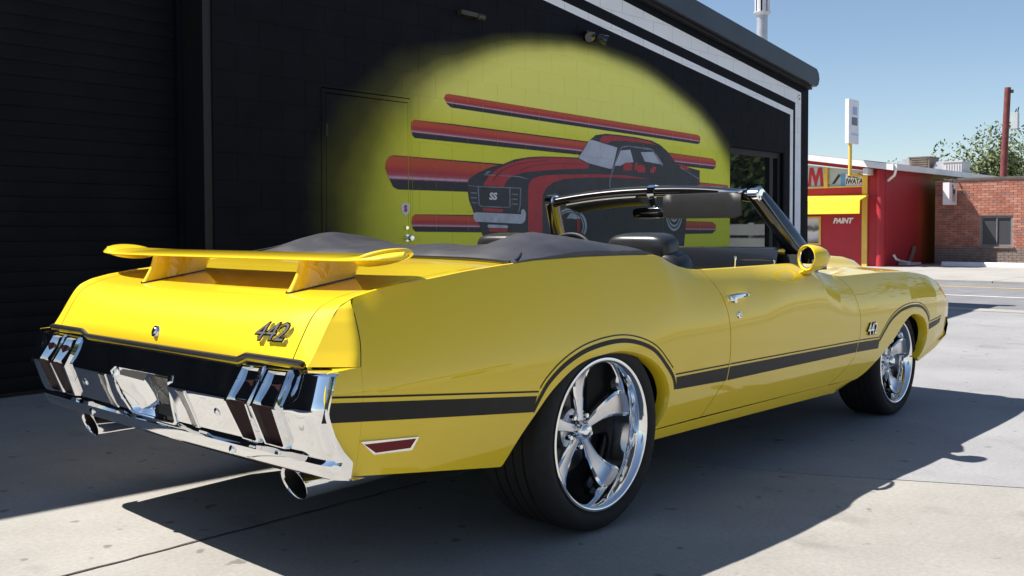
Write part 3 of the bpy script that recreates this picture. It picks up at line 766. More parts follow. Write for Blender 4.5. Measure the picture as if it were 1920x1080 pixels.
def poster():
    m = mat('poster_print', (.3, .3, .32), .25, coat=.6); n = N(m)
    sep = n.new('ShaderNodeSeparateXYZ'); n.link(n.new('ShaderNodeNewGeometry').outputs['Position'], sep.inputs[0])
    f = n.math('ADD', sep.outputs[2], n.math('MULTIPLY', n.math('SUBTRACT', n.noise(5, 3), .5), .22))
    n.color(n.ramp(n.math('SUBTRACT', f, .45), [(.22, (.06, .06, .07)), (.38, (.45, .45, .48)), (.52, (.60, .60, .62)), (.60, (.03, .03, .035)), (.68, (.05, .05, .06)), (.74, (.34, .37, .42)), (.85, (.5, .52, .56))]))
    return m
obj('poster', G().box(X0 - .015, X0 - .001, 9.64, 11.0, .66, 1.38), poster(), red, smooth=False)

# blade sign on its pole (fixed to the yellow post of the paint shop)
bs = thing('blade_sign', (23.62, 8.29, 2.6), 'tall narrow white sign on a yellow pole above the red shop corner', 'sign')
g = G(); g.box(23.40, 24.06, 8.293, 8.40, 3.44, 4.66); sb = obj('sign_box', g, noisy('sign_plastic', (.70, .69, .74), (.78, .77, .82), 3, .35), bs, smooth=False)
def sgn(nm, x0, x1, z0, z1, m): return obj(nm, G().box(x0, x1, 8.286, 8.2925, z0, z1), m, bs, smooth=False)
sgn('sign_panel', 23.66, 23.93, 4.24, 4.46, mat('pale_blue_print', (.28, .36, .70), .4))
sgn('sign_panel', 23.60, 23.96, 3.95, 4.17, mat('slate_print', (.09, .10, .17), .4))
sgn('sign_panel', 23.57, 24.05, 3.67, 3.73, mat('sky_blue_print', (.42, .50, .80), .4))
Mx = Matrix.Translation((23.80, 8.284, 4.35)) @ Matrix.Rotation(math.radians(90), 4, 'X')
g = G(); g.tube([(23.62, 8.345, 2.55), (23.62, 8.345, 3.445)], .05, 12); g.tube([(23.62, 8.345, 2.58), (24.45, 8.30, 2.585)], .04, 10)
obj('pole', g, M_yel, bs)

# roof-top units on the paint shop
def unit(name, x0, x1, y0, y1, z0, z1, body, label, slats):
    t = thing(name, ((x0 + x1) / 2, (y0 + y1) / 2, z0), label, 'air conditioner', 'roof units')
    obj('casing', G().box(x0, x1, y0, y1, z0, z1), body, t, smooth=False)
    obj('top_panel', G().box(x0 - .03, x1 + .03, y0 - .03, y1 + .03, z1 + .002, z1 + .04), body, t, smooth=False)
    k = max(3, int((y1 - y0) / .09))
    for i in range(k):
        y = y0 + .04 + (y1 - y0 - .08) * (i + .5) / k
        if slats: obj('louvre', G().box(x0 - .02, x0 - .002, y - .018, y + .018, z0 + .06, z1 - .06), body, t, smooth=False)
    if not slats:
        for i in range(6):
            z = z0 + (z1 - z0) * (i + .5) / 6; obj('louvre', G().box(x0 - .02, x0 - .002, y0 + .06, y1 - .06, z - .018, z + .012), body, t, smooth=False)
    return t
M_acbrown = noisy('weathered_tan_metal', (.16, .12, .09), (.24, .19, .14), 4, .6)
M_acwhite = noisy('pale_casing', (.50, .47, .47), (.60, .57, .57), 4, .5)
unit('roof_unit', 30.0, 30.9, 8.43, 9.07, 2.95, 3.40, M_acbrown, 'weathered brown cooler box on the red shop roof, nearer the flat street sign', False)
unit('roof_unit', 30.0, 30.8, 7.42, 7.98, 2.80, 3.20, M_acwhite, 'pale slatted air conditioner at the low edge of the red shop roof', True)
for (y0, y1, z0, lab) in ((9.07, 9.75, 3.06, 'grey sloping duct left of the brown rooftop box'), (7.98, 8.42, 2.92, 'grey sloping duct between the brown and pale rooftop units')):
    g = G(); g.prism([(y0 + .01, z0 - .1), (y1 - .01, z0 - .05), (y1 - .01, z0 + .05), (y0 + .25, z0 + .33), (y0 + .01, z0 + .37)], 0, 30.1, 30.6)
    tag(obj('duct', g, noisy('duct_sheet', (.36, .36, .40), (.48, .48, .50), 5, .4), None, (30.3, y0, z0 - .1), smooth=False), lab, 'duct', 'roof units')

# ------------------------------------------------------------------ brick building
M_brick = []
for k, (a, b) in enumerate((((.36, .14, .095), (.44, .18, .125)), ((.31, .11, .075), (.38, .145, .10)), ((.41, .19, .135), (.48, .235, .175)), ((.25, .12, .10), (.32, .16, .13)))):
    M_brick.append(noisy('red_brick', a, b, 6, .85, .3, 60, .003))
M_bgrey = noisy('soiled_brick', (.17, .125, .11), (.25, .19, .165), 6, .9, .3, 60, .003)
M_bmort = noisy('brick_mortar', (.44, .38, .34), (.54, .47, .42), 12, .9)
bb = thing('brick_building', (30, 3, 0), 'low red brick building with a small dark window across the street', 'building')
XB = 27.2; YB = 7.27
g = G()
wins = [(5.13, 6.0, .57, 1.42)]
g.box(XB + .012, XB + .25, 6.0, YB, -.05, 2.49); g.box(XB + .012, XB + .25, -9, 5.13, -.05, 2.49)
g.box(XB + .012, XB + .25, 5.13, 6.0, -.05, .555); g.box(XB + .012, XB + .25, 5.13, 6.0, 1.43, 2.49)
g.box(XB + .25, 40, YB - .25, YB, -.05, 2.49); g.box(39.7, 40, -9, YB - .25, -.05, 2.49); g.box(XB + .25, 39.7, -9, -8.7, -.05, 2.49)
bw = obj('wall', g, M_bmort, bb, smooth=False)
obj('roof', G().box(XB + .26, 39.6, -8.6, YB - .26, 2.30, 2.40), M_roofmetal, bb, smooth=False)
obj('coping', G().box(XB - .05, XB + .3, -9, YB + .03, 2.492, 2.545), noisy('dark_coping', (.10, .08, .07), (.15, .12, .10), 5, .8), bb, smooth=False)
BRL, BRH = .215, .0715
br_me = []
for m in M_brick + [M_bgrey]:
    gg = G().box(-.012, .0115, -BRL / 2 + .006, BRL / 2 - .006, -BRH / 2 + .005, BRH / 2 - .005)
    br_me.append(mesh_data('brick', gg, m, (0, 0, 0), False))
stuff = [G() for _ in range(5)]
rng = random.Random(11); cnt = 0
allb = []; part_b = []
for r in range(int(2.46 / BRH)):
    z = .02 + (r + .5) * BRH
    y = YB - BRL / 2 + (r % 2) * BRL / 2 + .0
    while y > -1.5:
        ya, yb = y - BRL / 2, min(y + BRL / 2, YB)
        inw = .53 < z < 1.45
        if yb - ya < BRL - .001: part_b.append((ya, yb, z))
        elif not inw or yb <= 5.131 or ya >= 5.999: allb.append((y, z))
        else:
            if ya < 5.10: part_b.append((ya, 5.131, z))
            if yb > 6.03: part_b.append((5.999, yb, z))
        y -= BRL
def bricky(y, z):
    k = rng.choices(range(4), (5, 3, 3, 1))[0]
    if z < .50: k = 4
    return k
near = sorted(allb, key=lambda b: (abs(b[0] - 6.2) + (3 if b[1] < .3 else 0)))
for i, (y, z) in enumerate(near):
    k = bricky(y, z); xx = XB + rng.uniform(-.002, .002)
    if i < 300: inst('brick', br_me[k], bw, (xx, y, z))
    else: stuff[k].box(xx - .012, xx + .0115, y - BRL / 2 + .006, y + BRL / 2 - .006, z - BRH / 2 + .005, z + BRH / 2 - .005)
for ya, yb, z in part_b:
    stuff[bricky(0, z)].box(XB - .012, XB + .0115, ya + .006, yb - .006, z - BRH / 2 + .005, z + BRH / 2 - .005)
for k in range(5):
    if stuff[k].v: obj('brick_course', stuff[k], (M_brick + [M_bgrey])[k], bw, smooth=False, kind='stuff')
g = G()
for a, b, c, d in ((5.131, 5.19, .56, 1.425), (5.94, 5.999, .56, 1.425), (5.19, 5.94, 1.37, 1.425), (5.19, 5.94, .56, .61), (5.545, 5.575, .61, 1.37)): g.box(XB + .03, XB + .1, a, b, c, d)
wn = obj('window', g, noisy('grey_frame', (.16, .15, .15), (.22, .21, .21), 5, .5), bb, smooth=False)
M_scr = mat('window_screen', (.055, .055, .062), .35, coat=.3)
obj('pane', G().box(XB + .06, XB + .07, 5.19, 5.545, .61, 1.37), M_scr, wn, smooth=False)
obj('pane', G().box(XB + .06, XB + .07, 5.575, 5.94, .61, 1.37), M_scr, wn, smooth=False)
obj('sill', G().box(XB - .06, XB + .06, 5.08, 6.05, .51, .554), M_bgrey, wn, smooth=False)
# hanging sign with a dog
ds = thing('hanging_sign', (XB - .3, 6.65, 1.78), 'white box sign with a black dog on the brick wall', 'sign')
g = G(); g.prism([(XB - .08, 6.87), (XB - .08, 6.665), (XB - .62, 6.47), (XB - .66, 6.56)], 2, 1.78, 2.44)
g = G(); g.box(XB - .75, XB - .10, 6.62, 6.80, 1.76, 2.40)
obj('sign_box', g, M_signw, ds, smooth=False)
dog = [(.30, .05), (.33, .05), (.34, .20), (.36, .27), (.44, .27), (.46, .20), (.45, .05), (.485, .05), (.50, .22), (.50, .32), (.515, .42), (.49, .40), (.47, .37), (.40, .38), (.34, .40), (.325, .47), (.30, .52), (.285, .50), (.235, .47), (.24, .445), (.285, .43), (.285, .33), (.295, .22)]
g = G().prism([(XB - .86 + .06 + u * 1.0 + .04, 1.79 + v * 1.1) for u, v in dog], 1, 6.612, 6.618)
obj('dog_silhouette', g, M_ink, ds, smooth=False)
for xx in (XB - .7, XB - .2):
    g = G().tube([(xx, 6.71, 2.40), (xx, 6.71, 2.50), (XB + .0, 6.66, 2.56)], .012, 6); obj('bracket', g, M_void, ds)
# white wheel stops / kerb in front of the brick wall
def stop(x, y0, y1, label):
    g = G()
    pr = [(x - .10, .012), (x + .10, .012), (x + .085, .10), (x + .05, .135), (x - .05, .135), (x - .085, .10)]
    g.prism(pr, 1, y0, y1)
    return tag(obj('parking_kerb', g, M_rwhite, None, (x, (y0 + y1) / 2, .01)), label, 'kerb block', 'white parking kerbs')
stop(25.95, 3.9, 6.62, 'white painted kerb block lying in front of the brick wall')
# junk beside the red wall
jk = thing('metal_scrap', (25.4, 7.55, .01), 'bent pale metal bar and flat sheet lying against the red side wall', 'scrap metal')
g = G().tube([(24.75, 7.55, .34), (24.8, 7.5, .22), (25.0, 7.45, .16), (25.6, 7.40, .10)], .035, 8); obj('bent_bar', g, M_galv, jk)
obj('sheet', G().box(25.3, 26.2, 7.3, 7.62, .03, .10), M_galv, jk, smooth=False)
obj('plank', G().prism([(26.1, .10), (26.2, .10), (26.55, .55), (26.45, .55)], 1, 7.56, 7.64), M_acbrown, jk, smooth=False)

# ------------------------------------------------------------------ utility pole
tp = thing('utility_pole', (38, 8.42, 0), 'tall reddish brown wooden pole with a grey meter box behind the brick building', 'pole')
g = G(); g.tube([(38, 8.50, 0), (38, 8.42, 3.1), (38, 8.30, 6.5)], [.15, .13, .115], 14)
obj('pole', g, noisy('red_brown_timber', (.13, .03, .03), (.20, .055, .05), 5, .85), tp)
obj('meter_box', G().box(37.93, 38.15, 7.92, 8.16, 4.9, 5.52), noisy('grey_box', (.40, .43, .43), (.5, .52, .52), 4, .6), tp, smooth=False)
g = G(); g.tube([(38, 7.96, 5.4), (38, 7.90, 5.72)], .02, 6); g.tube([(38, 8.05, 5.4), (38, 7.98, 5.66)], .02, 6); g.box(37.95, 38.05, 8.10, 8.36, 6.28, 6.40)
obj('insulator', g, M_void, tp)

# ------------------------------------------------------------------ trees
M_bark = noisy('tree_bark', (.07, .055, .045), (.13, .105, .085), 6, .9, .5, 30, .01)
def leaf_mat(name, c0, c1):
    m = mat(name, c0, .6); n = N(m)
    oi = n.new('ShaderNodeNewGeometry')
    n.color(n.ramp(oi.outputs['Random Per Island'], [(.0, c0), (1., c1)]))
    return m
M_leafA = leaf_mat('olive_leaves', (.06, .095, .03), (.17, .20, .085))
M_leafB = leaf_mat('green_leaves', (.035, .065, .018), (.085, .12, .04))
def tree(x, y, h, cr_, label, seed, leaves, size, lm, clear=.3, group=None):
    rng = random.Random(seed)
    t = thing('tree', (x, y, 0), label, 'tree', group)
    tg = G(); tips = []
    def limb(p, d, L, r, lev):
        n = 4; pts = [p]; q = p; dd = d
        for i in range(n):
            dd = (dd + Vector((rng.uniform(-.25, .25), rng.uniform(-.25, .25), rng.uniform(-.02, .18)))).normalized()
            q = q + dd * L / n; pts.append(q)
        tg.tube(pts, [r * (1 - .55 * i / n) for i in range(n + 1)], 7 if lev < 2 else 5)
        if lev >= 2: tips.extend(pts[1:])
        if lev < 3:
            for k in range(rng.choice((3, 4)) if lev else 5):
                a = rng.uniform(0, 2 * math.pi); e = rng.uniform(.25, .9)
                s = Vector((math.cos(a) * math.cos(e), math.sin(a) * math.cos(e), math.sin(e)))
                limb(pts[rng.choice((2, 3, 4))], (dd * .4 + s).normalized(), L * rng.uniform(.5, .72), r * .5, lev + 1)
    limb(Vector((x, y, -.1)), Vector((rng.uniform(-.1, .1), rng.uniform(-.1, .1), 1)), h * clear + .4, h * .028, 0)
    zmax = max(p.z for p in tips); k = h / zmax
    obj('trunk', tg, M_bark, t)
    lg = G()
    c0 = Vector((x, y, h * .66))
    for i in range(leaves):
        if rng.random() < .75: c = rng.choice(tips) + Vector([rng.gauss(0, cr_ * .16) for _ in range(3)])
        else:
            u = Vector([rng.gauss(0, 1) for _ in range(3)]).normalized() * (rng.random() ** .5)
            c = c0 + Vector((u.x * cr_, u.y * cr_, u.z * h * .34))
            if noise.noise(c * (1.6 / cr_)) < -.02: continue
        a = Vector([rng.gauss(0, 1) for _ in range(3)]).normalized(); b = a.orthogonal().normalized(); b = (b + a.cross(b) * rng.uniform(-1, 1)).normalized(); c2 = a.cross(b)
        s = size * rng.uniform(.6, 1.3)
        lg.add([c - b * s, c + c2 * s * .45, c + b * s, c - c2 * s * .45], [(0, 1, 2, 3)])
    o = obj('crown', lg, lm, t, smooth=False, fix=False)
    return t
tree(46, 11.0, 6.1, 3.0, 'sparse olive green tree behind the utility pole', 5, 17000, .10, M_leafA, .28)
tree(50, 9.6, 4.9, 2.2, 'low bushy olive tree at the right edge behind the brick roof', 9, 8000, .10, M_leafA, .25)
tree(50, 13.6, 4.4, 1.7, 'low bushy green tree behind the pale rooftop air conditioner', 12, 6000, .10, M_leafA, .25)
tree(58, 20.6, 5.7, 1.7, 'distant tree top above the white roof edge of the red shop', 17, 3000, .09, M_leafA, .4)
tree(60, 25.5, 5.5, 1.0, 'tiny distant tree tuft left of the narrow white sign', 21, 1200, .08, M_leafA, .4)
# the far side of the lot, seen in the paint and chrome
tree(-3., -21., 7.0, 3.6, 'broad green tree across the lot mirrored in the car side', 31, 5200, .22, M_leafB, .28, 'trees across the lot')
tree(7.5, -24., 8.0, 3.8, 'tall green tree across the lot mirrored in the shop window', 32, 5200, .22, M_leafB, .28, 'trees across the lot')
tree(26.5, -6.2, 7.5, 3.4, 'leafy green street tree beyond the road mirrored in the shop window', 33, 5600, .22, M_leafB, .25, 'trees across the lot')
tree(36., -10.5, 9.0, 4.4, 'large green tree far beyond the road mirrored in the shop window', 35, 5600, .26, M_leafB, .2, 'trees across the lot')
wfn = thing('rail_fence', (21.5, -4.6, 0), 'white slatted fence beyond the road mirrored in the shop window', 'fence')
for k in range(7): obj('post', G().box(21.45, 21.55, -9.0 + k * 1.45, -8.9 + k * 1.45, 0, 1.25), M_rwhite, wfn, smooth=False)
for k in range(3): obj('rail', G().box(21.39, 21.445, -9.0, -.2, .15 + k * .38, .45 + k * .38), M_rwhite, wfn, smooth=False)
tree(-15, -9.5, 6.5, 3.0, 'round green tree behind the photographer mirrored in the chrome bumper', 34, 4200, .2, M_leafB, .28, 'trees across the lot')
ob = thing('stucco_building', (6, -36, 0), 'long low pale stucco building beyond the lot trees', 'building')
M_stucco = noisy('pale_stucco', (.42, .38, .33), (.52, .47, .41), 1.4, .9)
g = G(); g.box(-22, 34, -42, -36, -.05, 3.3); obj('wall', g, M_stucco, ob, smooth=False)
obj('roof', G().box(-22.4, 34.4, -42.4, -35.6, 3.302, 3.6), M_rwhite, ob, smooth=False)
for k in range(9):
    w = obj('window', G().box(-19 + k * 6, -16.4 + k * 6, -35.98, -35.9, .9, 2.3), M_rwhite, ob, smooth=False)
    obj('pane', G().box(-18.9 + k * 6, -16.5 + k * 6, -35.9, -35.88, 1.0, 2.2), M_pane, w, smooth=False)

# ------------------------------------------------------------------ the yellow convertible
car = thing('convertible_car', (1.2, 0, 0), 'glossy yellow open-top muscle car with black side stripes and chrome rear bumper', 'car')

# top crease of the body side: x, z, half width
CREASE = [(-1.235, .66, .86), (-1.2, .680, .835), (-1.182, .697, .82), (-1.154, .736, .82), (-1.106, .815, .82), (-1.078, .851, .82), (-1.047, .869, .822), (-1.0, .884, .824), (-.955, .894, .826), (-.855, .908, .829), (-.75, .919, .833), (-.6, .937, .837), (-.43, .952, .841), (-.28, .962, .846), (0., .969, .850), (.26, .969, .852), (.40, .967, .853), (.448, .963, .853), (.475, .955, .854), (.511, .940, .855), (.55, .927, .856), (.588, .917, .857), (.667, .903, .858), (.757, .898, .858), (.919, .898, .858), (1.27, .899, .856), (1.45, .900, .849), (1.60, .900, .843), (1.68, .892, .847), (1.76, .874, .858), (1.85, .848, .874), (1.95, .831, .887), (2.05, .826, .890), (2.128, .826, .890), (2.545, .828, .890), (2.934, .818, .888), (3.10, .804, .886), (3.278, .783, .883), (3.40, .758, .879), (3.482, .733, .875), (3.55, .706, .870), (3.60, .672, .865), (3.629, .626, .86), (3.643, .49, .86)]
WIDTH = [(-1.25, .926), (-1.0, .936), (-.5, .948), (0, .956), (.6, .951), (1.4, .949), (2.2, .951), (2.85, .956), (3.3, .938), (3.5, .918), (3.66, .885)]
POWER = [(-1.2, 1.7), (-.8, 1.7), (.2, 1.7), (.6, 2.4), (1.15, 3.0), (1.4, 4.6), (1.75, 5.2), (1.92, 3.0), (2.1, 2.2), (3.6, 2.2)]
ARCHES = [(0.0, .345, .375), (2.845, .307, .33)]
def zc(x): return float(lerp1(x, CREASE, 1))
def yc(x): return float(lerp1(x, CREASE, 2))
def yside(x, z):
    w = float(lerp1(x, WIDTH, 1))
    if z < .6:
        return w - .050 * ((.6 - z) / .35) ** 2
    c, y = (zc(x), yc(x)) if x > -1.0 else (.884, .824)
    f = min(1.15, (z - .6) / max(.06, c - .6))
    nat = w - (w - y) * f ** float(lerp1(x, POWER, 1))
    if CUT[0]:                       # rear corner: leans back to the crease of the tail
        xc = float(np.interp(z, RCZ, RCX))
        cut = .82 + max(0., x - xc) * 1.05
        k = .014; h = max(0., min(1., .5 + .5 * (nat - cut) / k))
        sm = nat + (cut - nat) * h - k * h * (1 - h)
        nat = sm
    return nat
CUT = [False]
RCZ = [.60, .697, .736, .815, .851, .869, .884, .894]; RCX = [-1.20, -1.182, -1.154, -1.106, -1.078, -1.047, -1.0, -.955]

def side_pts(XZ, s=-1, off=0.):
    return [(x, s * (yside(x, z) + off), z) for x, z in XZ]

def coons(B, T, L, R, nu, nv, s, mono=True):
    B = even(B, nu)
    if mono:
        xb = np.maximum.accumulate(B[:, 0]); f = (xb - xb[0]) / (xb[-1] - xb[0])
        f = .8 * f + .2 * np.linspace(0, 1, nu)
        Td = even(T, 400); d = np.linspace(0, 1, 400)
        T2 = np.stack([np.interp(f, d, Td[:, k]) for k in (0, 1)], 1)
    else:
        T2 = even(T, nu); f = np.linspace(0, 1, nu)
    L = even(L, nv); R = even(R, nv)
    u = f[:, None, None]; v = np.linspace(0, 1, nv)[None, :, None]
    P = (1 - v) * B[:, None] + v * T2[:, None] + (1 - u) * L[None] + u * R[None]
    P = P - ((1 - u) * (1 - v) * B[0] + u * (1 - v) * B[-1] + (1 - u) * v * T2[0] + u * v * T2[-1])
    Y = np.vectorize(yside)(P[..., 0], P[..., 1]) * s
    return np.stack([P[..., 0], Y, P[..., 1]], -1)

def shell(g, P, s, depth=.014, arch=None, mi=0):
    """grid plus inward return flanges on its border"""
    nu, nv = P.shape[:2]
    g.grid(P, mi)
    def flange(line, d, shrink=.0):
        A = np.array(line); Bq = A.copy(); Bq[:, 1] -= s * d
        M = A.copy(); M[:, 1] -= s * d * .15
        g.grid([A, Bq], mi)
    flange(P[0], depth); flange(P[-1], depth); flange(P[:, 0], depth)
    return g

top_q = [(p[0], p[1]) for p in CREASE if -1.02 <= p[0] <= .757]
def build_side(s):
    gp = .0025
    # quarter panel -------------------------------------------------
    arch_r = cr([(-.520, .322), (-.455, .405), (-.385, .475), (-.30, .548), (-.17, .614), (-.01, .637), (.13, .626), (.255, .586), (.345, .523), (.392, .445), (.385, .385), (.350, .335), (.322, .311)], 90)
    B = join(even([(-1.10, .4028), (-.520, .322)], 30), arch_r, even([(.322, .311), (.660 - gp, .3105)], 20))
    seam_q = [(.660, .3105), (.747, .391), (.805, .445), (.826, .49), (.836, .58), (.831, .691), (.808, .803), (.757, .898)]
    Rr = cr([(x - gp, z) for x, z in seam_q], 60)
    edge = join(even([(-1.150, .41), (-1.125, .447)], 6), cr([(-1.123, .447), (-1.155, .481), (-1.184, .529), (-1.200, .572), (-1.205, .612), (-1.197, .655), (-1.184, .690)], 40))
    seam_x = cr([(-1.075, .697), (-1.058, .76), (-1.049, .82), (-1.043, .860), (-1.03, .8765)], 40)
    Lq = join(even([(-1.10, .4028), (-1.075, .697)], 20), seam_x)
    Tq = join([(-1.03, .8765)], np.array([p for p in [(c[0], c[1]) for c in CREASE] if -1.01 < p[0] <= .757]))
    Tq[-1] = (.757 - gp, .898)
    # low piece behind the wheel, next to the bumper end, and the tail extension above it
    lowp = coons([(-1.150, .41), (-1.1005, .4029)], [(-1.184, .690), (-1.0755, .6965)], edge, [(-1.1005, .4029), (-1.0755, .6965)], 16, 40, s, mono=False)
    CUT[0] = True
    crs = cr([(-1.182, .698), (-1.154, .736), (-1.106, .815), (-1.078, .851), (-1.047, .869)], 40)
    ext = coons([(-1.182, .698), (-1.0765, .698)], [(-1.047, .869), (-1.0315, .8762)], crs, seam_x - [.0007, 0], 16, 40, s, mono=False)
    CUT[0] = False
    P = coons(B, Tq, Lq, Rr, 200, 44, s)
    g = G(); g.grid(P); g.grid(lowp)
    for line, d in ((lowp[0], .05), (P[-1], .014), (lowp[:, -1], .10), (lowp[:, 0], .05)):
        A = np.array(line); Q = A.copy(); Q[:, 1] -= s * d; g.grid([A, Q])
    # lower edge with a rolled wheel arch return
    A = np.array(P[:, 0]); c0 = np.array([-.03, 0, .36])
    rows = [A]
    for d, k in ((.006, .004), (.02, .010), (.05, .012)):
        Q = A.copy(); Q[:, 1] -= s * d
        inside = (A[:, 0] > -.53) & (A[:, 0] < .40) & (A[:, 2] > .311)
        v = c0 - Q; v[:, 1] = 0; v /= np.maximum(1e-6, np.linalg.norm(v, axis=1))[:, None]
        Q[inside] += v[inside] * k
        rows.append(Q)
    g.grid(np.array(rows))
    # top strip: crease over to the trunk seam
    K = [p for p in DK if p[6] <= .46]
    rowsT = []
    for (cx, cz, ex, ez, ey, tt, xx) in DKS:
        r = []
        for yf in np.linspace(1, LIDF(tt), 9):
            r.append(deck_pt((cx, cz, ex, ez, ey), yf, s))
        e = r[0]
        r = [(e[0] + .002, e[1], e[2] - .02), e, ((e[0] * .93 + r[1][0] * .07), e[1] - s * .005, e[2] + .0022)] + r[1:]
        rowsT.append(r)
    g.grid(np.array(rowsT))
    # hip strip beside the folded top
    xs = np.linspace(0., .755, 34); rr = []
    for x in xs:
        y, z = yc(x), zc(x)
        rr.append([(x, s * y, z), (x, s * (y - .006), z + .002), (x, s * (y - .03), z + .001), (x, s * (y - .10), z - .004)])
    g.grid(np.array(rr))
    q = obj('quarter_panel', g, M_paint, car, angle=40)
    ge = G(); ge.grid(ext)
    for line, d in ((ext[:, 0], .10), (ext[-1], .010)):
        A = np.array(line); Q = A.copy(); Q[:, 1] -= s * d; ge.grid([A, Q])
    obj('tail_extension', ge, M_paint, q, angle=40)
    gs = G(); gs.grid([side_pts(seam_x[:31] - [.002, 0], s, .0006), side_pts(seam_x[:31] + [.0006, 0], s, .0006)])
    obj('seam', gs, M_dark, q, fix=False)
    # door ------------------------------------------------------------
    Ld = cr([(x + gp, z) for x, z in seam_q], 60)
    seam_f = [(1.852, .2955), (1.96, .333), (2.085, .395), (2.130, .462), (2.148, .543), (2.139, .640), (2.085, .760), (1.985, .829)]
    Rd = cr([(x - gp, z) for x, z in seam_f], 60)
    Bd = even([(.660 + gp, .3105), (1.852 - gp, .2955)], 60)
    Td = join([(.757 + gp, .898)], np.array([(c[0], c[1]) for c in CREASE if .76 < c[0] < 1.98]), [(1.985 - gp, .829)])
    P = coons(Bd, Td, Ld, Rd, 110, 44, s, mono=True)
    g = G(); g.grid(P)
    for line, d in ((P[0], .014), (P[-1], .014), (P[:, 0], .014)):
        A = np.array(line); Q = A.copy(); Q[:, 1] -= s * d; g.grid([A, Q])
    xs = np.linspace(.761, 1.978, 50); rr = []
    for x in xs:
        y, z = yc(x), zc(x)
        k = 0 if x < 1.62 else min(1, (x - 1.62) / .3)
        rr.append([(x, s * y, z), (x, s * (y - .005), z + .0025), (x, s * (y - .022), z + .003 + .004 * k), (x, s * (y - .048 - .03 * k), z + .001 + .012 * k)])
    g.grid(np.array(rr))
    d_ = obj('door', g, M_paint, car, angle=40)
    if s < 0:
        h = G()                                               # pull handle with thumb button
        y0 = -(yside(.92, .785))
        path = [(.845, y0 - .012, .783), (.875, y0 - .026, .787), (.92, y0 - .031, .789), (.97, y0 - .026, .790), (1.02, y0 - .010, .790)]
        h.tube(path, [.012, .013, .011, .009, .006], 10)
        h.lathe([(.0, -.034), (.013, -.033), (.017, -.02), (.021, .004)], (.865, y0, .772), (0, 1, 0), 18)
        obj('handle', h, M_chrome, d_)
        h = G(); yl = -yside(.913, .705)
        h.lathe([(0, -.008), (.009, -.008), (.0135, -.006), (.0165, .002)], (.913, yl, .705), (0, 1, 0), 20); obj('lock', h, M_chrome, d_)
        h = G().box(.911, .915, yl - .009, yl - .0075, .699, .711); obj('keyhole', h, M_black, d_, smooth=False)
        for x, zz in ((1.13, .05), (1.50, .022)):
            h = G(); h.lathe([(.004, 0), (.004, zz * .7), (.007, zz * .8), (.006, zz), (0, zz + .003)], (x, -.80, .895), (.1, 0, 1), 12); obj('lock_knob', h, M_chrome, d_)
    # fender ------------------------------------------------------------
    Lf = cr([(x + gp, z) for x, z in seam_f], 60)
    arch_f = cr([(2.20, .287), (2.31, .318), (2.39, .358), (2.455, .405), (2.53, .470), (2.62, .528), (2.74, .568), (2.87, .582), (2.99, .568), (3.09, .527), (3.145, .465), (3.150, .40), (3.115, .345), (3.07, .310)], 80)
    Bf = join(even([(1.852 + gp, .2955), (2.20, .287)], 20), arch_f, even([(3.07, .310), (3.44, .420)], 20))
    Rf = cr([(3.44, .42), (3.56, .46), (3.628, .515), (3.642, .57), (3.633, .622)], 40)
    Tf = join([(1.985 + gp, .829)], np.array([(c[0], c[1]) for c in CREASE if 1.99 < c[0] < 3.62]), [(3.633, .622)])
    P = coons(Bf, Tf, Lf, Rf, 170, 40, s)
    g = G(); g.grid(P)
    for line, d in ((P[0], .014), (P[-1], .04)):
        A = np.array(line); Q = A.copy(); Q[:, 1] -= s * d; g.grid([A, Q])
    A = np.array(P[:, 0]); c0 = np.array([2.82, 0, .33]); rows = [A]
    for d, k in ((.006, .004), (.02, .009), (.05, .011)):
        Q = A.copy(); Q[:, 1] -= s * d
        inside = (A[:, 0] > 2.2) & (A[:, 0] < 3.16) & (A[:, 2] > .29)
        v = c0 - Q; v[:, 1] = 0; v /= np.maximum(1e-6, np.linalg.norm(v, axis=1))[:, None]
        Q[inside] += v[inside] * k; rows.append(Q)
    g.grid(np.array(rows))
    xs = np.linspace(1.99, 3.632, 60); rr = []
    for x in xs:
        y, z = yc(x), zc(x)
        yi = .742
        r = [(x, s * y, z), (x, s * (y - .006), z + .0025)]
        for t in (.15, .4, .7, 1.): r.append((x, s * (y + (yi - y) * t), z + .016 * math.sin(t * 1.3) * min(1, (3.64 - x) / .5)))
        rr.append(r)
    g.grid(np.array(rr))
    f_ = obj('fender', g, M_paint, car, angle=40)
    m = G().prism([(3.612, .655), (3.637, .63), (3.640, .575), (3.615, .585)], 1, s * .845, s * .872)
    obj('side_marker', m, M_amber, f_)
    # rocker --------------------------------------------------------------
    xs = np.linspace(.322, 2.18, 50); rr = []
    for x in xs:
        t = (x - .322) / 1.86; zt_ = .3075 - .0155 * t if x < 1.86 else .2925 - .0055 * (x - 1.86) / .32
        zb = .262 - .028 * t if x < 1.95 else .2335 + (x - 1.95) / .23 * .05
        rr.append([(x, s * yside(x, zt_), zt_), (x, s * yside(x, zt_ * .6 + zb * .4), zt_ * .6 + zb * .4), (x, s * (yside(x, zb) - .004), zb + .004), (x, s * (yside(x, zb) - .02), zb), (x, s * .80, zb + .004)])
    obj('rocker_panel', G().grid(np.array(rr)), M_paint, car, angle=50)
    # decals ----------------------------------------------------------------
    def band(up, lo, n=60, off=.0012, name='stripe'):
        U, L2 = even(up, n), even(lo, n)
        k = 4
        rows = [side_pts(U + (L2 - U) * (i / k), s, off) for i in range(k + 1)]
        return obj(name, G().grid(rows), M_stripe, car, fix=True)
    pin = lambda pts, w=.0055, n=60: band(np.array(pts) + [0, w / 2], np.array(pts) - [0, w / 2], n, .0014, 'pinstripe')
    band([(-1.203, .615), (-.385, .532)], [(-1.217, .564), (-.405, .482)])
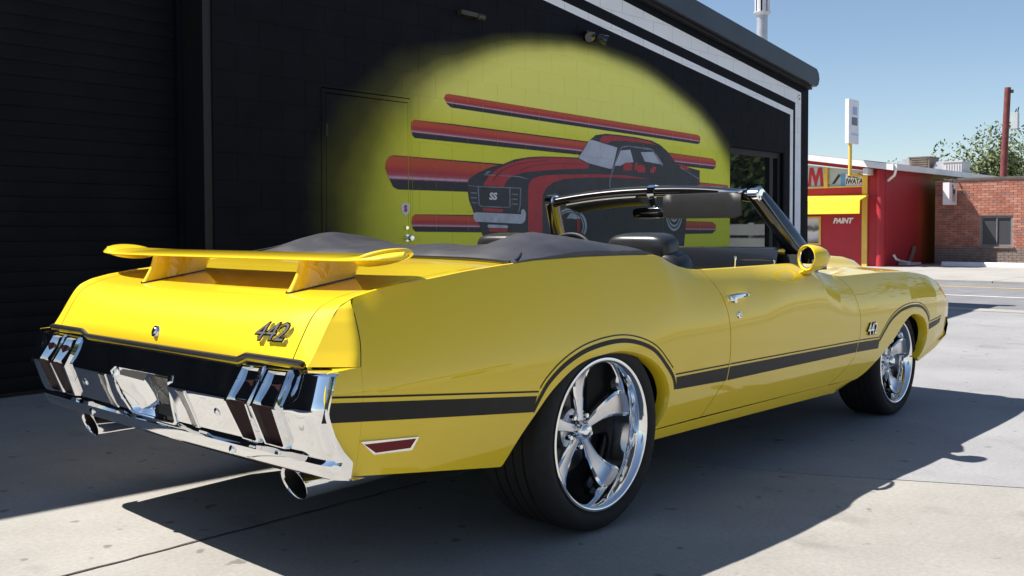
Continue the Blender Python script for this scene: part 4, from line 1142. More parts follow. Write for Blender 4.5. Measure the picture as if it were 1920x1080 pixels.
    def offset(curve, d):
        C = np.array(curve); t = np.gradient(C, axis=0); t /= np.linalg.norm(t, axis=1)[:, None]
        return C + np.stack([-t[:, 1], t[:, 0]], 1) * d
    # over the rear arch the band narrows and hugs the lip
    ao = cr([(-.412, .490), (-.379, .5335), (-.335, .580), (-.250, .630), (-.129, .668), (.023, .684), (.152, .673), (.275, .632), (.365, .562), (.418, .508), (.441, .458)], 80)
    band(offset(ao, -.004), offset(ao, -.020), 80)
    band(offset(ao, .0105)[6:-7], offset(ao, .006)[6:-7], 80, .0014, 'pinstripe')
    pin([(-1.194, .629), (-.379, .5455)])
    band([(.430, .500), (.828, .497)], [(.437, .4515), (.8165, .441)], 24)
    band([(.836, .497), (2.128, .4845)], [(.8245, .441), (2.116, .435)])
    band([(2.138, .484), (2.405, .4785)], [(2.127, .4345), (2.398, .429)], 24)
    pin([(.424, .5115), (.829, .508)]); pin([(.837, .508), (2.132, .4955)]); pin([(2.142, .495), (2.398, .489)])
    fo = cr([(2.400, .482), (2.46, .528), (2.54, .580), (2.66, .620), (2.78, .637), (2.88, .640), (3.0, .628), (3.10, .590), (3.165, .535)], 70)
    band(offset(fo, -.003), offset(fo, -.019), 70); band(offset(fo, .0105), offset(fo, .006), 70, .0014, 'pinstripe')
    band([(3.155, .507), (3.40, .527)], [(3.165, .470), (3.368, .496)], 16)
    pin([(3.15, .518), (3.405, .5375)], n=16)
    # rear side marker
    zz = [(-1.092, .497), (-.886, .479), (-.909, .444), (-1.046, .454)]
    ct = np.mean(zz, axis=0); inn = [tuple(ct + (np.array(p) - ct) * np.array([.90, .70])) for p in zz]
    mk = G()
    o3 = lambda pts, off: side_pts(pts, s, off)
    a, b, c = o3(zz, -.002), o3(zz, .006), o3(inn, .006)
    d3 = o3(inn, .002)
    for i in range(4):
        j = (i + 1) % 4
        mk.add([a[i], a[j], b[j], b[i]], [(0, 1, 2, 3)]); mk.add([b[i], b[j], c[j], c[i]], [(0, 1, 2, 3)]); mk.add([c[i], c[j], d3[j], d3[i]], [(0, 1, 2, 3)])
    m_ = obj('side_marker', mk, M_chrome, car, smooth=False)
    obj('lens', G().add(o3(inn, .0035), [(0, 1, 2, 3)]), M_lens, m_, smooth=False)
    # badge on the fender
    fx = 2.282; zb = .541
    if s < 0:
        ya = -yside(fx, zb)
        Mx = Matrix.Translation((fx, ya - .003, zb)) @ Matrix.Rotation(math.radians(90), 4, 'X')
    else:
        ya = yside(fx, zb)
        Mx = Matrix.Translation((fx, ya + .003, zb)) @ Matrix.Rotation(math.radians(180), 4, 'Z') @ Matrix.Rotation(math.radians(90), 4, 'X')
    bd = obj('badge', text_geo('442', .086, Mx, .004, .003, .16, sx=.92), M_black, car, smooth=False)
    Mf = Mx @ Matrix.Translation((0, 0, .0052))
    obj('badge_face', text_geo('442', .086, Mf, .0012, .000, .16, sx=.92), M_chrome, bd, smooth=False)

# deck surface keys: centre (x,z) and crease (x,z,y)
CK = [(-1.190, .685), (-1.186, .735), (-1.158, .795), (-1.115, .832), (-1.06, .855), (-1.0, .870), (-.86, .893), (-.74, .911), (-.5, .938), (-.28, .957), (0., .972)]
EK = [(-1.182, .697, .82), (-1.154, .736, .82), (-1.106, .815, .82), (-1.078, .851, .82), (-1.047, .869, .822), (-1.0, .884, .824), (-.86, .9075, .829), (-.75, .919, .833), (-.52, .9445, .839), (-.28, .962, .846), (0., .969, .850)]
def dense(keys, n=66):
    P = np.array(keys, float); A = np.vstack([2 * P[0] - P[1], P, 2 * P[-1] - P[-2]]); out = []
    for t in np.linspace(0, len(P) - 1, n):
        i = min(int(t), len(P) - 2); f = t - i
        p0, p1, p2, p3 = A[i:i + 4]
        out.append(.5 * ((2 * p1) + (-p0 + p2) * f + (2 * p0 - 5 * p1 + 4 * p2 - p3) * f * f + (-p0 + 3 * p1 - 3 * p2 + p3) * f ** 3))
    return np.array(out)
_c, _e = dense(CK), dense(EK)
for i in range(len(_e)):                       # keep the edge exactly on the crease
    x = _e[i][0]
    if x > -1.0: _e[i][1], _e[i][2] = zc(x), yc(x)
DKS = [(c[0], c[1], e[0], e[1], e[2], i / (len(_c) - 1), e[0]) for i, (c, e) in enumerate(zip(_c, _e))]
DK = DKS
def deck_pt(k, yf, s=1):
    cx, cz, ex, ez, ey = k[:5]
    w = abs(yf) ** 3.6
    return (cx + (ex - cx) * w, s * ey * yf, cz + (ez - cz) * w)
LIDF = lambda t: .912
T_LID = 50                                      # last row of the lid
for s in (-1, 1): build_side(s)
# trunk lid and the panel between lid and folded top
def deck_grid(i0, i1, f, n=41):
    P = []
    for k in DKS[i0:i1 + 1]:
        P.append([deck_pt(k, yf) for yf in np.linspace(-f, f, n)])
    return np.array(P)
def edge_down(g, P, d=.014):
    for line in (P[0], P[-1], P[:, 0], P[:, -1]):
        A = np.array(line); Q = A.copy(); Q[:, 2] -= d; g.grid([A, Q])
P = deck_grid(0, T_LID, .907)
g = G(); g.grid(P); edge_down(g, P)
lid = obj('trunk_lid', g, M_paint, car, angle=45)
P = deck_grid(T_LID, len(DKS) - 1, .911); P[0, :, 0] += .005
g = G(); g.grid(P); edge_down(g, P)
obj('rear_deck', g, M_paint, car, angle=45)
g = G()
P = deck_grid(0, len(DKS) - 1, .94, 15); P[..., 2] -= .010; P[..., 0] += .006
obj('seam_channel', g.grid(P), M_dark, car)

# deck lookups for things that sit on it
def lid_frame(y, t):
    k = DKS[t]; yf = y / k[4]
    p = Vector(deck_pt(k, yf)); q = Vector(deck_pt(DKS[t + 1], yf)); r = Vector(deck_pt(k, yf - .02))
    up = (q - p).normalized(); rt = (r - p).normalized(); n = rt.cross(up).normalized()
    return p, rt, up, n
def frame_matrix(p, rt, up, n): return Matrix(((rt.x, up.x, n.x, p.x), (rt.y, up.y, n.y, p.y), (rt.z, up.z, n.z, p.z), (0, 0, 0, 1)))
def lid_at(y, z):
    best = min(range(len(DKS) - 2), key=lambda t: abs(deck_pt(DKS[t], y / DKS[t][4])[2] - z))
    return lid_frame(y, best)
p, rt, up, n = lid_at(-.622, .776)
Mb = frame_matrix(p + n * .004, rt, up, n)
bd = obj('badge', text_geo('442', .080, Mb, .005, .0035, .22, sx=1.12), M_chrome, lid, smooth=False)
obj('badge_face', text_geo('442', .080, Mb @ Matrix.Translation((0, 0, .0062)), .0006, -.0005, .22, sx=1.12), M_iron, bd, smooth=False)
p, rt, up, n = lid_at(0, .742)
g = G(); g.lathe([(0, .010), (.010, .010), (.014, .007), (.018, .006), (.021, -.002)], p, n, 24)
lk = obj('lid_lock', g, M_chrome, lid)
g = G(); g.lathe([(0, .0115), (.007, .0112), (.008, .0095)], p, n, 16); obj('keyhole', g, M_black, lk)

# ------------------------------------------------------------------ rear spoiler
SPY = np.r_[np.linspace(-.914, -.70, 26), np.linspace(-.68, .68, 30), np.linspace(.70, .914, 26)]
rows = []
for y in SPY:
    a = abs(y); t = max(0., (a - .66) / .254)
    xf, xr = -.712 - .196 * t ** 1.35, -.980 + .060 * t ** 4       # swept-back tips
    cx = (xr + xf) / 2; half = (xf - xr) / 2
    zz = .983 + .010 * (t ** 1.4)
    th = .0095 + .004 * math.sin(min(1, t) * math.pi * .8)
    ring = []
    for k in range(20):
        q = 2 * math.pi * k / 20
        dx, dz = math.cos(q), math.sin(q)
        up_ = 1.0 if dz > 0 else .8
        ring.append((cx + half * math.copysign(abs(dx) ** .9, dx), y, zz + th * dz * up_ * (.55 + .45 * (1 - dx * .3)) + .006 * dx))
    rows.append(ring)
sp = G()
Pw = np.array(rows); sp.grid(np.concatenate([Pw, Pw[:, :1]], 1))
for r in (rows[0], rows[-1]): sp.add(r, [tuple(range(20))])
spo = obj('spoiler', sp, M_paint, car, angle=55)
for s in (-1, 1):                                # thick oval pads, canted up at the wing tips
    rows = []
    ca, sa = math.cos(.30), math.sin(.30)
    for i in range(13):
        ph = -math.pi / 2 + math.pi * i / 12; r = []
        cp, sp_ = max(1e-4, math.cos(ph)) ** .55, math.sin(ph)
        for k in range(36):
            q = 2 * math.pi * k / 36
            u = .094 * cp * math.cos(q); v = .078 * cp * math.sin(q); w = .0130 * math.copysign(abs(sp_) ** .8, sp_)
            r.append((-.880 + u, s * (.785 + v * ca - w * sa), .986 + v * sa + w * ca))
        rows.append(r + [r[0]])
    obj('tip_pad', G().grid(np.array(rows)), M_paint, spo, angle=50)
for s in (-1, 1):
    g = G(); lv = []
    for t in np.linspace(0, 1, 10):
        fl = (1 - t) ** 1.8
        xr = -.950 - .048 * fl; xf = -.706 - .034 * (1 - t)
        kz = lambda x: float(np.interp(x, [k[0] for k in DKS], [deck_pt(k, .462 / k[4])[2] for k in DKS]))
        zr, zf = kz(xr) + (.979 - kz(xr)) * t, kz(xf) + (.976 - kz(xf)) * t
        hw = .0125 + .003 * fl
        ring = []
        for u, w_ in ((0, .25), (.02, .75), (.08, 1), (.5, 1.05), (.92, .9), (.985, .6), (1, .2), (1, -.2), (.985, -.6), (.92, -.9), (.5, -1.05), (.08, -1), (.02, -.75), (0, -.25)):
            x = xr + (xf - xr) * u
            ring.append((x, s * .463 + hw * w_, (kz(x) + ((.979 - .003 * u) - kz(x)) * t)))
        lv.append(ring)
    Pp = np.array(lv); g.grid(np.concatenate([Pp, Pp[:, :1]], 1))
    obj('spoiler_post', g, M_paint, spo, angle=60)
    gg = G(); r0 = lv[0]
    o_ = [(p[0], p[1] + math.copysign(.004, p[1] - s * .463), p[2] - .003) for p in r0]
    i_ = [(p[0], p[1] + math.copysign(.003, p[1] - s * .463), p[2] + .0045) for p in r0]
    c_ = [(p[0], p[1], p[2] + .005) for p in r0]
    gg.grid([o_ + [o_[0]], i_ + [i_[0]], c_ + [c_[0]]]); obj('post_gasket', gg, M_black, spo)

# ------------------------------------------------------------------ chrome rear bumper
def hump(y): return .015 * max(0., min(1., (abs(y) - .49) / .045)) * max(0., min(1., (.83 - abs(y)) / .03))
def plan(y):
    a = abs(y); d = .011 * (a / .76) ** 2
    if a > .90: d += .006 * ((a - .90) / .028) ** 2
    return d
BP = [(-1.150, .692), (-1.170, .689), (-1.186, .683), (-1.194, .676), (-1.245, .597), (-1.2485, .588), (-1.246, .579), (-1.203, .474), (-1.194, .461), (-1.187, .455), (-1.192, .449), (-1.200, .442), (-1.194, .415), (-1.184, .402), (-1.165, .397), (-1.12, .398)]
BP0 = list(BP)
def bump_x(y, z):
    pr = [p for p in BP0[3:9]]
    return float(np.interp(z, [p[1] for p in pr][::-1], [p[0] for p in pr][::-1])) + plan(y)
ys = np.unique(np.round(np.r_[np.linspace(-.934, -.86, 10), np.linspace(-.86, -.47, 50), np.linspace(-.47, .47, 141), np.linspace(.47, .86, 50), np.linspace(.86, .934, 10)], 4))
BPE = [(-1.150, .693), (-1.182, .692), (-1.207, .690), (-1.219, .683), (-1.241, .602), (-1.243, .588), (-1.241, .575), (-1.207, .478), (-1.200, .464), (-1.195, .456), (-1.197, .449), (-1.201, .442), (-1.194, .415), (-1.184, .402), (-1.165, .397), (-1.12, .398)]
def densify(b):
    out = []
    for i, p in enumerate(b):
        out.append(p)
        if i == 3: out += [tuple(np.array(p) + (np.array(b[4]) - np.array(p)) * t) for t in (.45, .72, .80)]
        if i == 6: out += [tuple(np.array(p) + (np.array(b[7]) - np.array(p)) * t) for t in np.linspace(0, 1, 13)[1:-1]]
        if i == 7: out += [tuple(np.array(p) + (np.array(b[8]) - np.array(p)) * .5)]
    return out
BP, BPE = densify(BP), densify(BPE)
def bump_pt(y, k):
    x, z = BP[k]; h = hump(y)
    if k <= 3: z += h
    t = max(0., min(1., (abs(y) - .785) / .05)); t = t * t * (3 - 2 * t)
    x += (BPE[k][0] - x) * t; z += (BPE[k][1] - z) * t
    x += plan(y) + .016 * max(0., (abs(y) - .85) / .084) ** 2.4
    return (x, y * (.965 if k < 2 else 1.), z)
g = G(); g.grid(np.array([[bump_pt(y, k) for k in range(len(BP))] for y in ys]))
hole_w = lambda z: float(np.interp(z, [.458, .468, .52, .60, .615], [.128, .146, .170, .188, .176]))
def in_hole(f):
    y = sum(g.v[i][1] for i in f) / 4; z = sum(g.v[i][2] for i in f) / 4
    return .461 < z < .612 and abs(y) < hole_w(z) - .001
keep = [i for i, f in enumerate(g.f) if not in_hole(f)]
g.f = [g.f[i] for i in keep]; g.m = [0] * len(g.f)
for s in (-1, 1):                                # side returns that meet the quarter panel
    y = s * .934
    qx = lambda z: float(np.interp(z, [.395, .447, .481, .529, .572, .612, .655, .688, .75], [-1.130, -1.120, -1.151, -1.180, -1.196, -1.201, -1.193, -1.178, -1.17]))
    A = [bump_pt(y, k) for k in range(2, len(BP) - 1)]
    Bq = [(max(qx(z), x + .004), y * 1.002, z) for x, _, z in A]
    g.grid([A, Bq]); g.grid([Bq, [(b[0] + .004, b[1] - s * .03, b[2]) for b in Bq]])
bmp = obj('rear_bumper', g, M_chrome, car, angle=38)
# gasket along the top
gk = [(-1.193 + plan(y) * .6, y, .6915 + hump(y) * 1.05) for y in np.linspace(-.805, .805, 160)]
obj('bumper_gasket', G().tube(gk, .0088, 8), M_black, bmp)
# tail lamps: deep chevron slots with chrome bezels
def chevron(y0, y1, k0, k1, b0, b1, s):
    """outline (y,z): inner edge then outer edge"""
    return [(s * y0, .677), (s * y1, .679), (s * (y1 + .0), .66), (s * k1, .586), (s * b1, .480), (s * (b1 - .008), .474), (s * b0, .476), (s * k0, .584)]
def on_face(pts, proud): return [(bump_x(y, z) - proud, y, z) for y, z in pts]
for s in (-1, 1):
    for (y0, y1, k0, k1, b0, b1) in ((.548, .622, .543, .630, .560, .622), (.674, .748, .669, .756, .672, .748)):
        outl = chevron(y0, y1, k0, k1, b0, b1, s)
        c_ = np.mean(outl, axis=0); outl = [tuple(c_ + (np.array(p) - c_) * np.array([1.09, 1.0])) for p in outl]
        big = [tuple(c_ + (np.array(p) - c_) * np.array([1.30, 1.075])) for p in outl]
        mid = [tuple(c_ + (np.array(p) - c_) * np.array([1.20, 1.045])) for p in outl]
        lens = [tuple(c_ + (np.array(p) - c_) * np.array([.985, .985])) for p in outl]
        g = G(); rings = [on_face(big, -.003), on_face(mid, .017), on_face(outl, .018), on_face(lens, .001)]
        g.grid([r + [r[0]] for r in rings])
        tl = obj('tail_lamp', g, M_chrome, car, angle=30)
        L1 = on_face(lens, .0022); L2 = [(sum(q[0] for q in L1) / 8 + .0, c_[0], c_[1])]
        n8 = len(L1)
        g = G(); g.add([L1[0], L1[1], L1[2], L1[3], L1[7]], [(0, 1, 2, 3, 4)]); g.add([L1[7], L1[3], L1[4], L1[5], L1[6]], [(0, 1, 2, 3, 4)])
        obj('lens', g, M_lamp, tl, smooth=False)
# licence plate recess
lp = [(-.19, .600), (-.178, .615), (.178, .615), (.19, .600), (.172, .520), (.148, .468), (.13, .458), (-.13, .458), (-.148, .468), (-.172, .520)]
c_ = np.array([0, .535])
lp2 = [tuple(c_ + (np.array(p) - c_) * 1.06) for p in lp]; lp3 = [tuple(c_ + (np.array(p) - c_) * .97) for p in lp]
g = G(); rr = [on_face(lp2, -.002), on_face(lp2, .006), on_face(lp, .007), on_face(lp3, .0016)]
g.grid([r + [r[0]] for r in rr]); lr = obj('plate_recess', g, M_chrome, bmp, angle=30)
dz = [(-1.2505 + .03 * 0, y, z) for y, z in lp3]
M_mir = mat('polished_plate', (.62, .63, .62), .05, 1.0)
fl = [(bump_x(y, z) - .0018, y, z) for y, z in lp3]
# hollow chrome dish behind the opening: its curved left wall looks across the sunny lot
g = G(); zs = np.linspace(.6155, .4575, 12); rows = []
for z in zs:
    w = hole_w(z) + .004; r = []
    e = min(1., (.6155 - z) / .018) ** .5 * min(1., (z - .4575) / .014 + .05) ** .5
    for t in np.linspace(0, 1, 36):
        y = w - 2 * w * t
        d = .060 * min(1., (1 - (1 - min(1., t / .42)) ** 2)) * min(1., (1 - t) / .07) ** .5
        r.append((bump_x(0, z) + .001 + d * e, y, z))
    rows.append(r)
obj('plate_dish', g.grid(np.array(rows)), M_chrome, lr, angle=60)
M_plate = noisy('mounting_plate', (.13, .12, .105), (.34, .32, .28), 34, .55, metal=.3)
back = lambda y, z: (bump_x(0, z) + .050, y, z)
g = G(); g.grid([[back(y, z) for z in np.linspace(.595, .47, 6)] for y in np.linspace(.012, -.150, 6)])
g.grid([[(bump_x(0, z) + .040, y, z) for z in np.linspace(.592, .475, 3)] for y in (.012, .004)])
bp_ = obj('bracket_plate', g, M_plate, lr, smooth=False)
g = G(); g.tube([(bump_x(0, .58) + .044, 0, .58), (bump_x(0, .49) + .044, -.12, .49)], .003, 6); g.tube([(bump_x(0, .54) + .044, 0, .54), (bump_x(0, .585) + .044, -.12, .585)], .003, 6)
obj('bracket_rib', g, M_plate, bp_)
obj('plate_holder', G().box(-1.195, -1.178, -.120, -.030, .476, .506), M_iron, bp_, smooth=False)
g = G(); r_ = [(bump_x(0, z) - .004, y, z) for y, z in ((-.045, .612), (.120, .612), (.135, .604), (.120, .594), (-.045, .590))]
obj('plate_lamp', g.add(r_, [(0, 1, 2, 3, 4)]), M_dark, lr, smooth=False)
for s in (-1, 1):                               # reversing lamps
    q = [(s * .243, .580), (s * .283, .580), (s * .287, .53), (s * .285, .468), (s * .252, .466), (s * .258, .52)]
    c_ = np.mean(q, axis=0); big = [tuple(c_ + (np.array(p) - c_) * np.array([1.3, 1.06])) for p in q]
    g = G(); g.grid([r + [r[0]] for r in (on_face(big, -.001), on_face(big, .004), on_face(q, .005), on_face(q, .001))])
    o = obj('reversing_lamp', g, M_chrome, car, angle=30)
    obj('lens', G().add(on_face(q, .0022), [tuple(range(6))]), M_clearlens, o, smooth=False)
    for (y, z) in ((s * .435, .535), (s * .46, .424)):
        x = bump_x(y, z) if z > .47 else -1.197 + plan(y)
        nn = Vector((-1, 0, -.38 if z > .47 else .2)).normalized()
        g = G(); g.lathe([(0, .006), (.009, .005), (.0135, .002), (.0145, -.003)], (x, y, z), nn, 18); obj('bumper_bolt', g, M_chrome, bmp)
# exhaust tips
for s in (-1, 1):
    g = G(); ax = Vector((1, -s * .02, -.02)).normalized()
    c = Vector((-1.11, s * .655, .342))
    outer, inner, tipo, tipi = [], [], [], []
    rows = [[], [], [], [], [], []]
    for k in range(28):
        q = 2 * math.pi * k / 28; yy, zz = math.cos(q) * .058, math.sin(q) * .050
        sl_ = -.38 * zz                                  # slanted mouth, top further back
        pts = [(.34, .86), (.18, .92), (.0, 1.0), (-.004, .98), (-.0, .90), (.16, .86)]
        for i, (t, f) in enumerate(pts):
            p = c + ax * (t + (sl_ if i in (2, 3, 4) else 0)) + Vector((0, yy * f, zz * f))
            rows[i].append(tuple(p))
    g.grid([r + [r[0]] for r in rows])
    e_ = obj('exhaust_tip', g, M_chrome, car, angle=50)
    g = G(); g.grid([r + [r[0]] for r in ([tuple(np.array(p) * 1.0) for p in rows[4]], rows[5])])
    cc = np.mean(rows[5], axis=0)
    gi = G(); inn = [tuple(np.array(p) + (np.mean(rows[4], axis=0) - np.array(p)) * .03 + np.array([.004, 0, 0])) for p in rows[4]]
    inn2 = [tuple(np.array(p) + (cc - np.array(p)) * .03) for p in rows[5]]
    gi.grid([inn + [inn[0]], inn2 + [inn2[0]]]); gi.add(inn2, [tuple(range(28))]); obj('bore', gi, M_dark, e_)

# ------------------------------------------------------------------ underside, wells, tub
g = G(); g.box(-.95, 3.5, -.55, .55, .30, .36); g.box(.45, 2.4, -.80, .80, .270, .298)
g.box(-1.15, -.95, -.80, .80, .425, .66); g.box(-.95, -.45, -.84, .84, .40, .66)
obj('underbody', g, M_dark, car, smooth=False)
for (x0, z0, R, ) in ((-.03, .345, .46), (2.83, .307, .40)):
    for s in (-1, 1):
        g = G(); A, Bq = [], []
        for k in range(25):
            q = math.radians(4 + 172 * k / 24)
            A.append((x0 + R * math.cos(q), s * .90, z0 + R * .72 * math.sin(q) + .02)); Bq.append((x0 + R * math.cos(q), s * .58, z0 + R * .72 * math.sin(q) + .02))
        g.grid([A, Bq]); g.add(Bq, [tuple(range(25))])
        obj('wheel_well', g, M_dark, car)
g = G()
for s in (-1, 1):
    xs = np.linspace(.10, 1.80, 24)
    g.grid([[(x, s * (yc(x) - .052 if x > .45 else .79), zc(x) - .004) for x in xs], [(x, s * .775, zc(x) - .05) for x in xs], [(x, s * .765, .36) for x in xs]])
g.box(.10, 1.95, -.77, .77, .30, .36); g.box(.09, .10, -.78, .78, .36, .93); g.box(1.95, 1.97, -.78, .78, .36, .88)
obj('interior_trim', g, M_cloth, car, smooth=False)
for s in (-1, 1):                                # door panels with armrest
    g = G(); g.box(.90, 1.85, s * .735 - .02, s * .735 + .02, .58, .64)
    g.box(.80, 1.80, s * .766 - .004, s * .766 + .004, .40, .86)
    obj('door_trim', g, M_black, car, smooth=False)

# ------------------------------------------------------------------ folded top under its boot
def boot_z(x, y):
    a = abs(y)
    base = float(np.interp(x, [-.45, -.2, 0, .3, .5], [.955, .968, .978, .978, .973]))
    k = lambda d, w: math.exp(-(d / w) ** 2)
    pk = .058 * k(x + .05 - .04 * (y > 0), .22) * k(a - .62, .17) + .020 * k(x - .24, .24) * k(a - .66, .17)
    mid = .024 * k(x - .02, .26) * (1 - k(a - .62, .2) * .6)
    edge = max(0., min(1., (.845 - a) / .07)) ** .6
    return base + (pk + mid) * edge + .004
def boot_edges(a):                                # x range at a given |y|
    xr = -.36 + .14 * (1 - min(1, a / .80) ** 3) - .02
    xf = .20 + .24 * min(1, max(0, (a - .35) / .30)) ** 1.5
    return xr, xf
rows = []
for y in np.linspace(-.842, .842, 90):
    a = abs(y); xr, xf = boot_edges(a); r = []
    for t in np.linspace(0, 1, 40):
        x = xr + (xf - xr) * t
        z = boot_z(x, y); e = min(1., t / .10) ** .5 * min(1., (1 - t) / .10) ** .5
        zb = deckz = float(np.interp(x, [p[0] for p in CK], [p[1] for p in CK])) if x < 0 else .972
        if a > .80: zb = zc(x) if x > -1 else zb
        else: zb = zb + (zc(x) - zb) * (a / .84) ** 4
        wr = .011 * noise.noise(Vector((x * 5, y * 5, 2.))) + .004 * noise.noise(Vector((x * 16, y * 9, 5.)))
        r.append((x, y, zb + .002 + max(.006, z + wr * e - zb) * e))
    rows.append(r)
g = G(); g.grid(np.array(rows))
P = np.array(rows)
for line in (P[:, 0], P[:, -1], P[0], P[-1]):
    A = np.array(line); Q = A.copy(); Q[:, 2] -= .02; g.grid([A, Q])
bt = obj('top_boot', g, M_vinyl, car, angle=60)
for s in (-1, 1):
    pts = []
    for t in np.linspace(0, 1, 24):
        a = .835 - .24 * t; x = -.36 + .36 * t
        pts.append((x, s * a, boot_z(x, a) + .003))
    obj('boot_seam', G().tube(pts, .0035, 6), M_black, bt)
hem = [(boot_edges(abs(y))[0] - .004, y, float(np.interp(boot_edges(abs(y))[0], [p[0] for p in CK], [p[1] for p in CK])) + .006 + .006 * (abs(y) / .84) ** 4) for y in np.linspace(-.83, .83, 60)]
obj('boot_hem', G().tube(hem, .006, 8), M_black, bt)

# ------------------------------------------------------------------ seats, dash, wheel
def rbox(g, c, half, r, tilt=0., n=8):
    """superellipsoid cushion"""
    rows = []
    for i in range(2 * n + 1):
        th = -math.pi / 2 + math.pi * i / (2 * n); row = []
        for j in range(4 * n):
            ph = 2 * math.pi * j / (4 * n)
            f = lambda v, e: math.copysign(abs(v) ** e, v)
            x = half[0] * f(math.cos(th), r) * f(math.cos(ph), r); y = half[1] * f(math.cos(th), r) * f(math.sin(ph), r); z = half[2] * f(math.sin(th), r)
            X = x * math.cos(tilt) - z * math.sin(tilt); Z = x * math.sin(tilt) + z * math.cos(tilt)
            row.append((c[0] + X, c[1] + y, c[2] + Z))
        rows.append(row + [row[0]])
    return g.grid(np.array(rows))
for s in (-1, 1):
    g = G(); rbox(g, (1.0, s * .43, .73), (.085, .235, .25), .42, .16)
    o = obj('seat', g, M_seat, car)
    g = G(); rbox(g, (.965, s * .425, .945), (.075, .170, .105), .45, .12); obj('headrest', g, M_seat, o)
    g = G(); rbox(g, (1.22, s * .43, .46), (.26, .25, .10), .5); obj('seat_cushion', g, M_seat, o)
g = G(); rows = []
for y in np.linspace(-.80, .80, 41):
    e = min(1, (.80 - abs(y)) / .05 + .3) ** .5
    rows.append([(1.62, y, .62), (1.535, y, .70), (1.52, y, .90), (1.54, y, .955 * 1 + .018 * e), (1.58, y, .962 + .018 * e), (1.75, y, .945), (1.98, y, .905)])
for s in (-1, 1):
    gq = G(); gq.prism([(1.58, .86), (2.0, .86), (1.99, .895), (1.80, .94), (1.60, .945)], 1, s * .72, s * .835)
    obj('dash_end', gq, M_black, car, smooth=False)
obj('dashboard', g.grid(np.array(rows)), mat('dash_pad', (.012, .014, .018), .25, coat=.5), car)
g = G(); cx, cy, cz_ = 1.40, .40, .90
pts = [(cx + .07 * math.sin(q) * .9, cy + .19 * math.cos(q), cz_ - .02 + .16 * math.sin(q)) for q in np.linspace(0, 2 * math.pi, 40)]
obj('steering_wheel', G().tube(pts, .013, 8).tube([(1.56, cy, .78), (1.41, cy, .875)], .02, 8).tube([(cx, cy - .18, cz_ - .02), (cx - .01, cy, cz_ - .05), (cx, cy + .18, cz_ - .02)], .011, 6), M_black, car)

# ------------------------------------------------------------------ windscreen
def hdr(y, dz=0, dx=0):
    t = abs(y) / .645
    return Vector((1.665 - .062 * t * t + dx, y, 1.300 - .048 * t ** 2.2 + dz))
def cowl(y):
    t = abs(y) / .80
    return Vector((2.06 - .19 * t * t, y, .915 - .03 * t * t))
ws = bpy.data.objects.new('windscreen', None); _link(ws, car, W0[car.name])
g = G(); ysn = np.linspace(-.655, .655, 40); rows = []
for y in ysn:
    c = hdr(y); r = []
    for (dx, dz) in ((-.028, -.006), (-.020, .008), (.0, .013), (.03, .004), (.045, -.014), (.035, -.034), (.0, -.046), (-.024, -.040), (-.030, -.022)): r.append(tuple(c + Vector((dx, 0, dz - .012))))
    rows.append(r + [r[0]])
g.grid(np.array(rows)); obj('header', g, M_gloss, ws, angle=70)
g = G(); g.tube([hdr(y, -.040, -.034) for y in np.linspace(-.60, -.03, 14)], .006, 6); g.tube([hdr(y, -.046, -.040) for y in np.linspace(.03, .56, 14)], .007, 6)
for s in (-1, 1):
    a, b = hdr(s * .650), Vector((1.90, s * .80, .86))
    g = G(); sec = [(-.050, -.020), (-.046, .012), (-.02, .026), (.02, .030), (.048, .018), (.052, -.012), (.02, -.026), (-.02, -.028)]
    d = (b - a).normalized(); sd = Vector((0, s, 0)); sd = (sd - d * sd.dot(d)).normalized(); nr = d.cross(sd) * s
    rows = []
    for t in np.linspace(-.03, 1, 16):
        c = a + (b - a) * t + sd * .010 * math.sin(math.pi * t) - Vector((0, 0, .012))
        k = 1 + .45 * t
        rows.append([tuple(c + (nr * u * .9 + sd * v) * k) for u, v in sec]); rows[-1].append(rows[-1][0])
    g.grid(np.array(rows)); g.add(rows[0][:-1], [tuple(range(8))])
    obj('pillar', g, M_gloss, ws, angle=55)
    g = G(); e1 = [a + (b - a) * t + sd * (.036 + .008 * t) - Vector((0, 0, .012)) + nr * -.022 * 1.0 for t in np.linspace(.02, 1, 10)]
    obj('pillar_trim', G().tube(e1, .005, 6), mat('satin_trim', (.30, .30, .30), .25, 1.0), ws)
    g = G(); c = hdr(s * .652, -.012); rows = []
    for yy in (-.030, -.026, .024, .030):
        r = []
        for k in range(16):
            q = 2 * math.pi * k / 16; f = .8 if abs(yy) > .027 else 1.
            r.append(tuple(c + Vector((.044 * math.cos(q) * f, yy * s, .034 * math.sin(q) * f - .004))))
        rows.append(r + [r[0]])
    g.grid(np.array(rows)); g.add(rows[0][:-1], [tuple(range(16))]); g.add(rows[-1][:-1], [tuple(range(16))])
    obj('corner_cap', g, M_chrome, ws)
c = hdr(-.006, -.012)
g = G(); rows = []
for yy in (-.021, -.019, .019, .021):
    rows.append([tuple(c + Vector((dx, yy, dz))) for dx, dz in ((-.032, .004), (-.012, .018), (.02, .014), (.02, -.04), (-.02, -.052), (-.036, -.03), (-.032, .004))])
g.grid(np.array(rows)); g.add(rows[0][:-1], [tuple(range(6))]); g.add(rows[-1][:-1], [tuple(range(6))])
obj('header_latch', g, M_chrome, ws, angle=30)
g = G(); g.tube([c + Vector((-.02, 0, -.05)), c + Vector((.0, 0, -.085))], .02, 10); obj('latch_base', g, M_black, ws)
g = G(); rows = [[tuple(hdr(y * .985, -.03) + (cowl(y * 1.20) - hdr(y * .985, -.03)) * t) for t in np.linspace(0, 1, 12)] for y in np.linspace(-.64, .64, 40)]
obj('glass', g.grid(np.array(rows)), M_glass, ws)
g = G(); rows = []
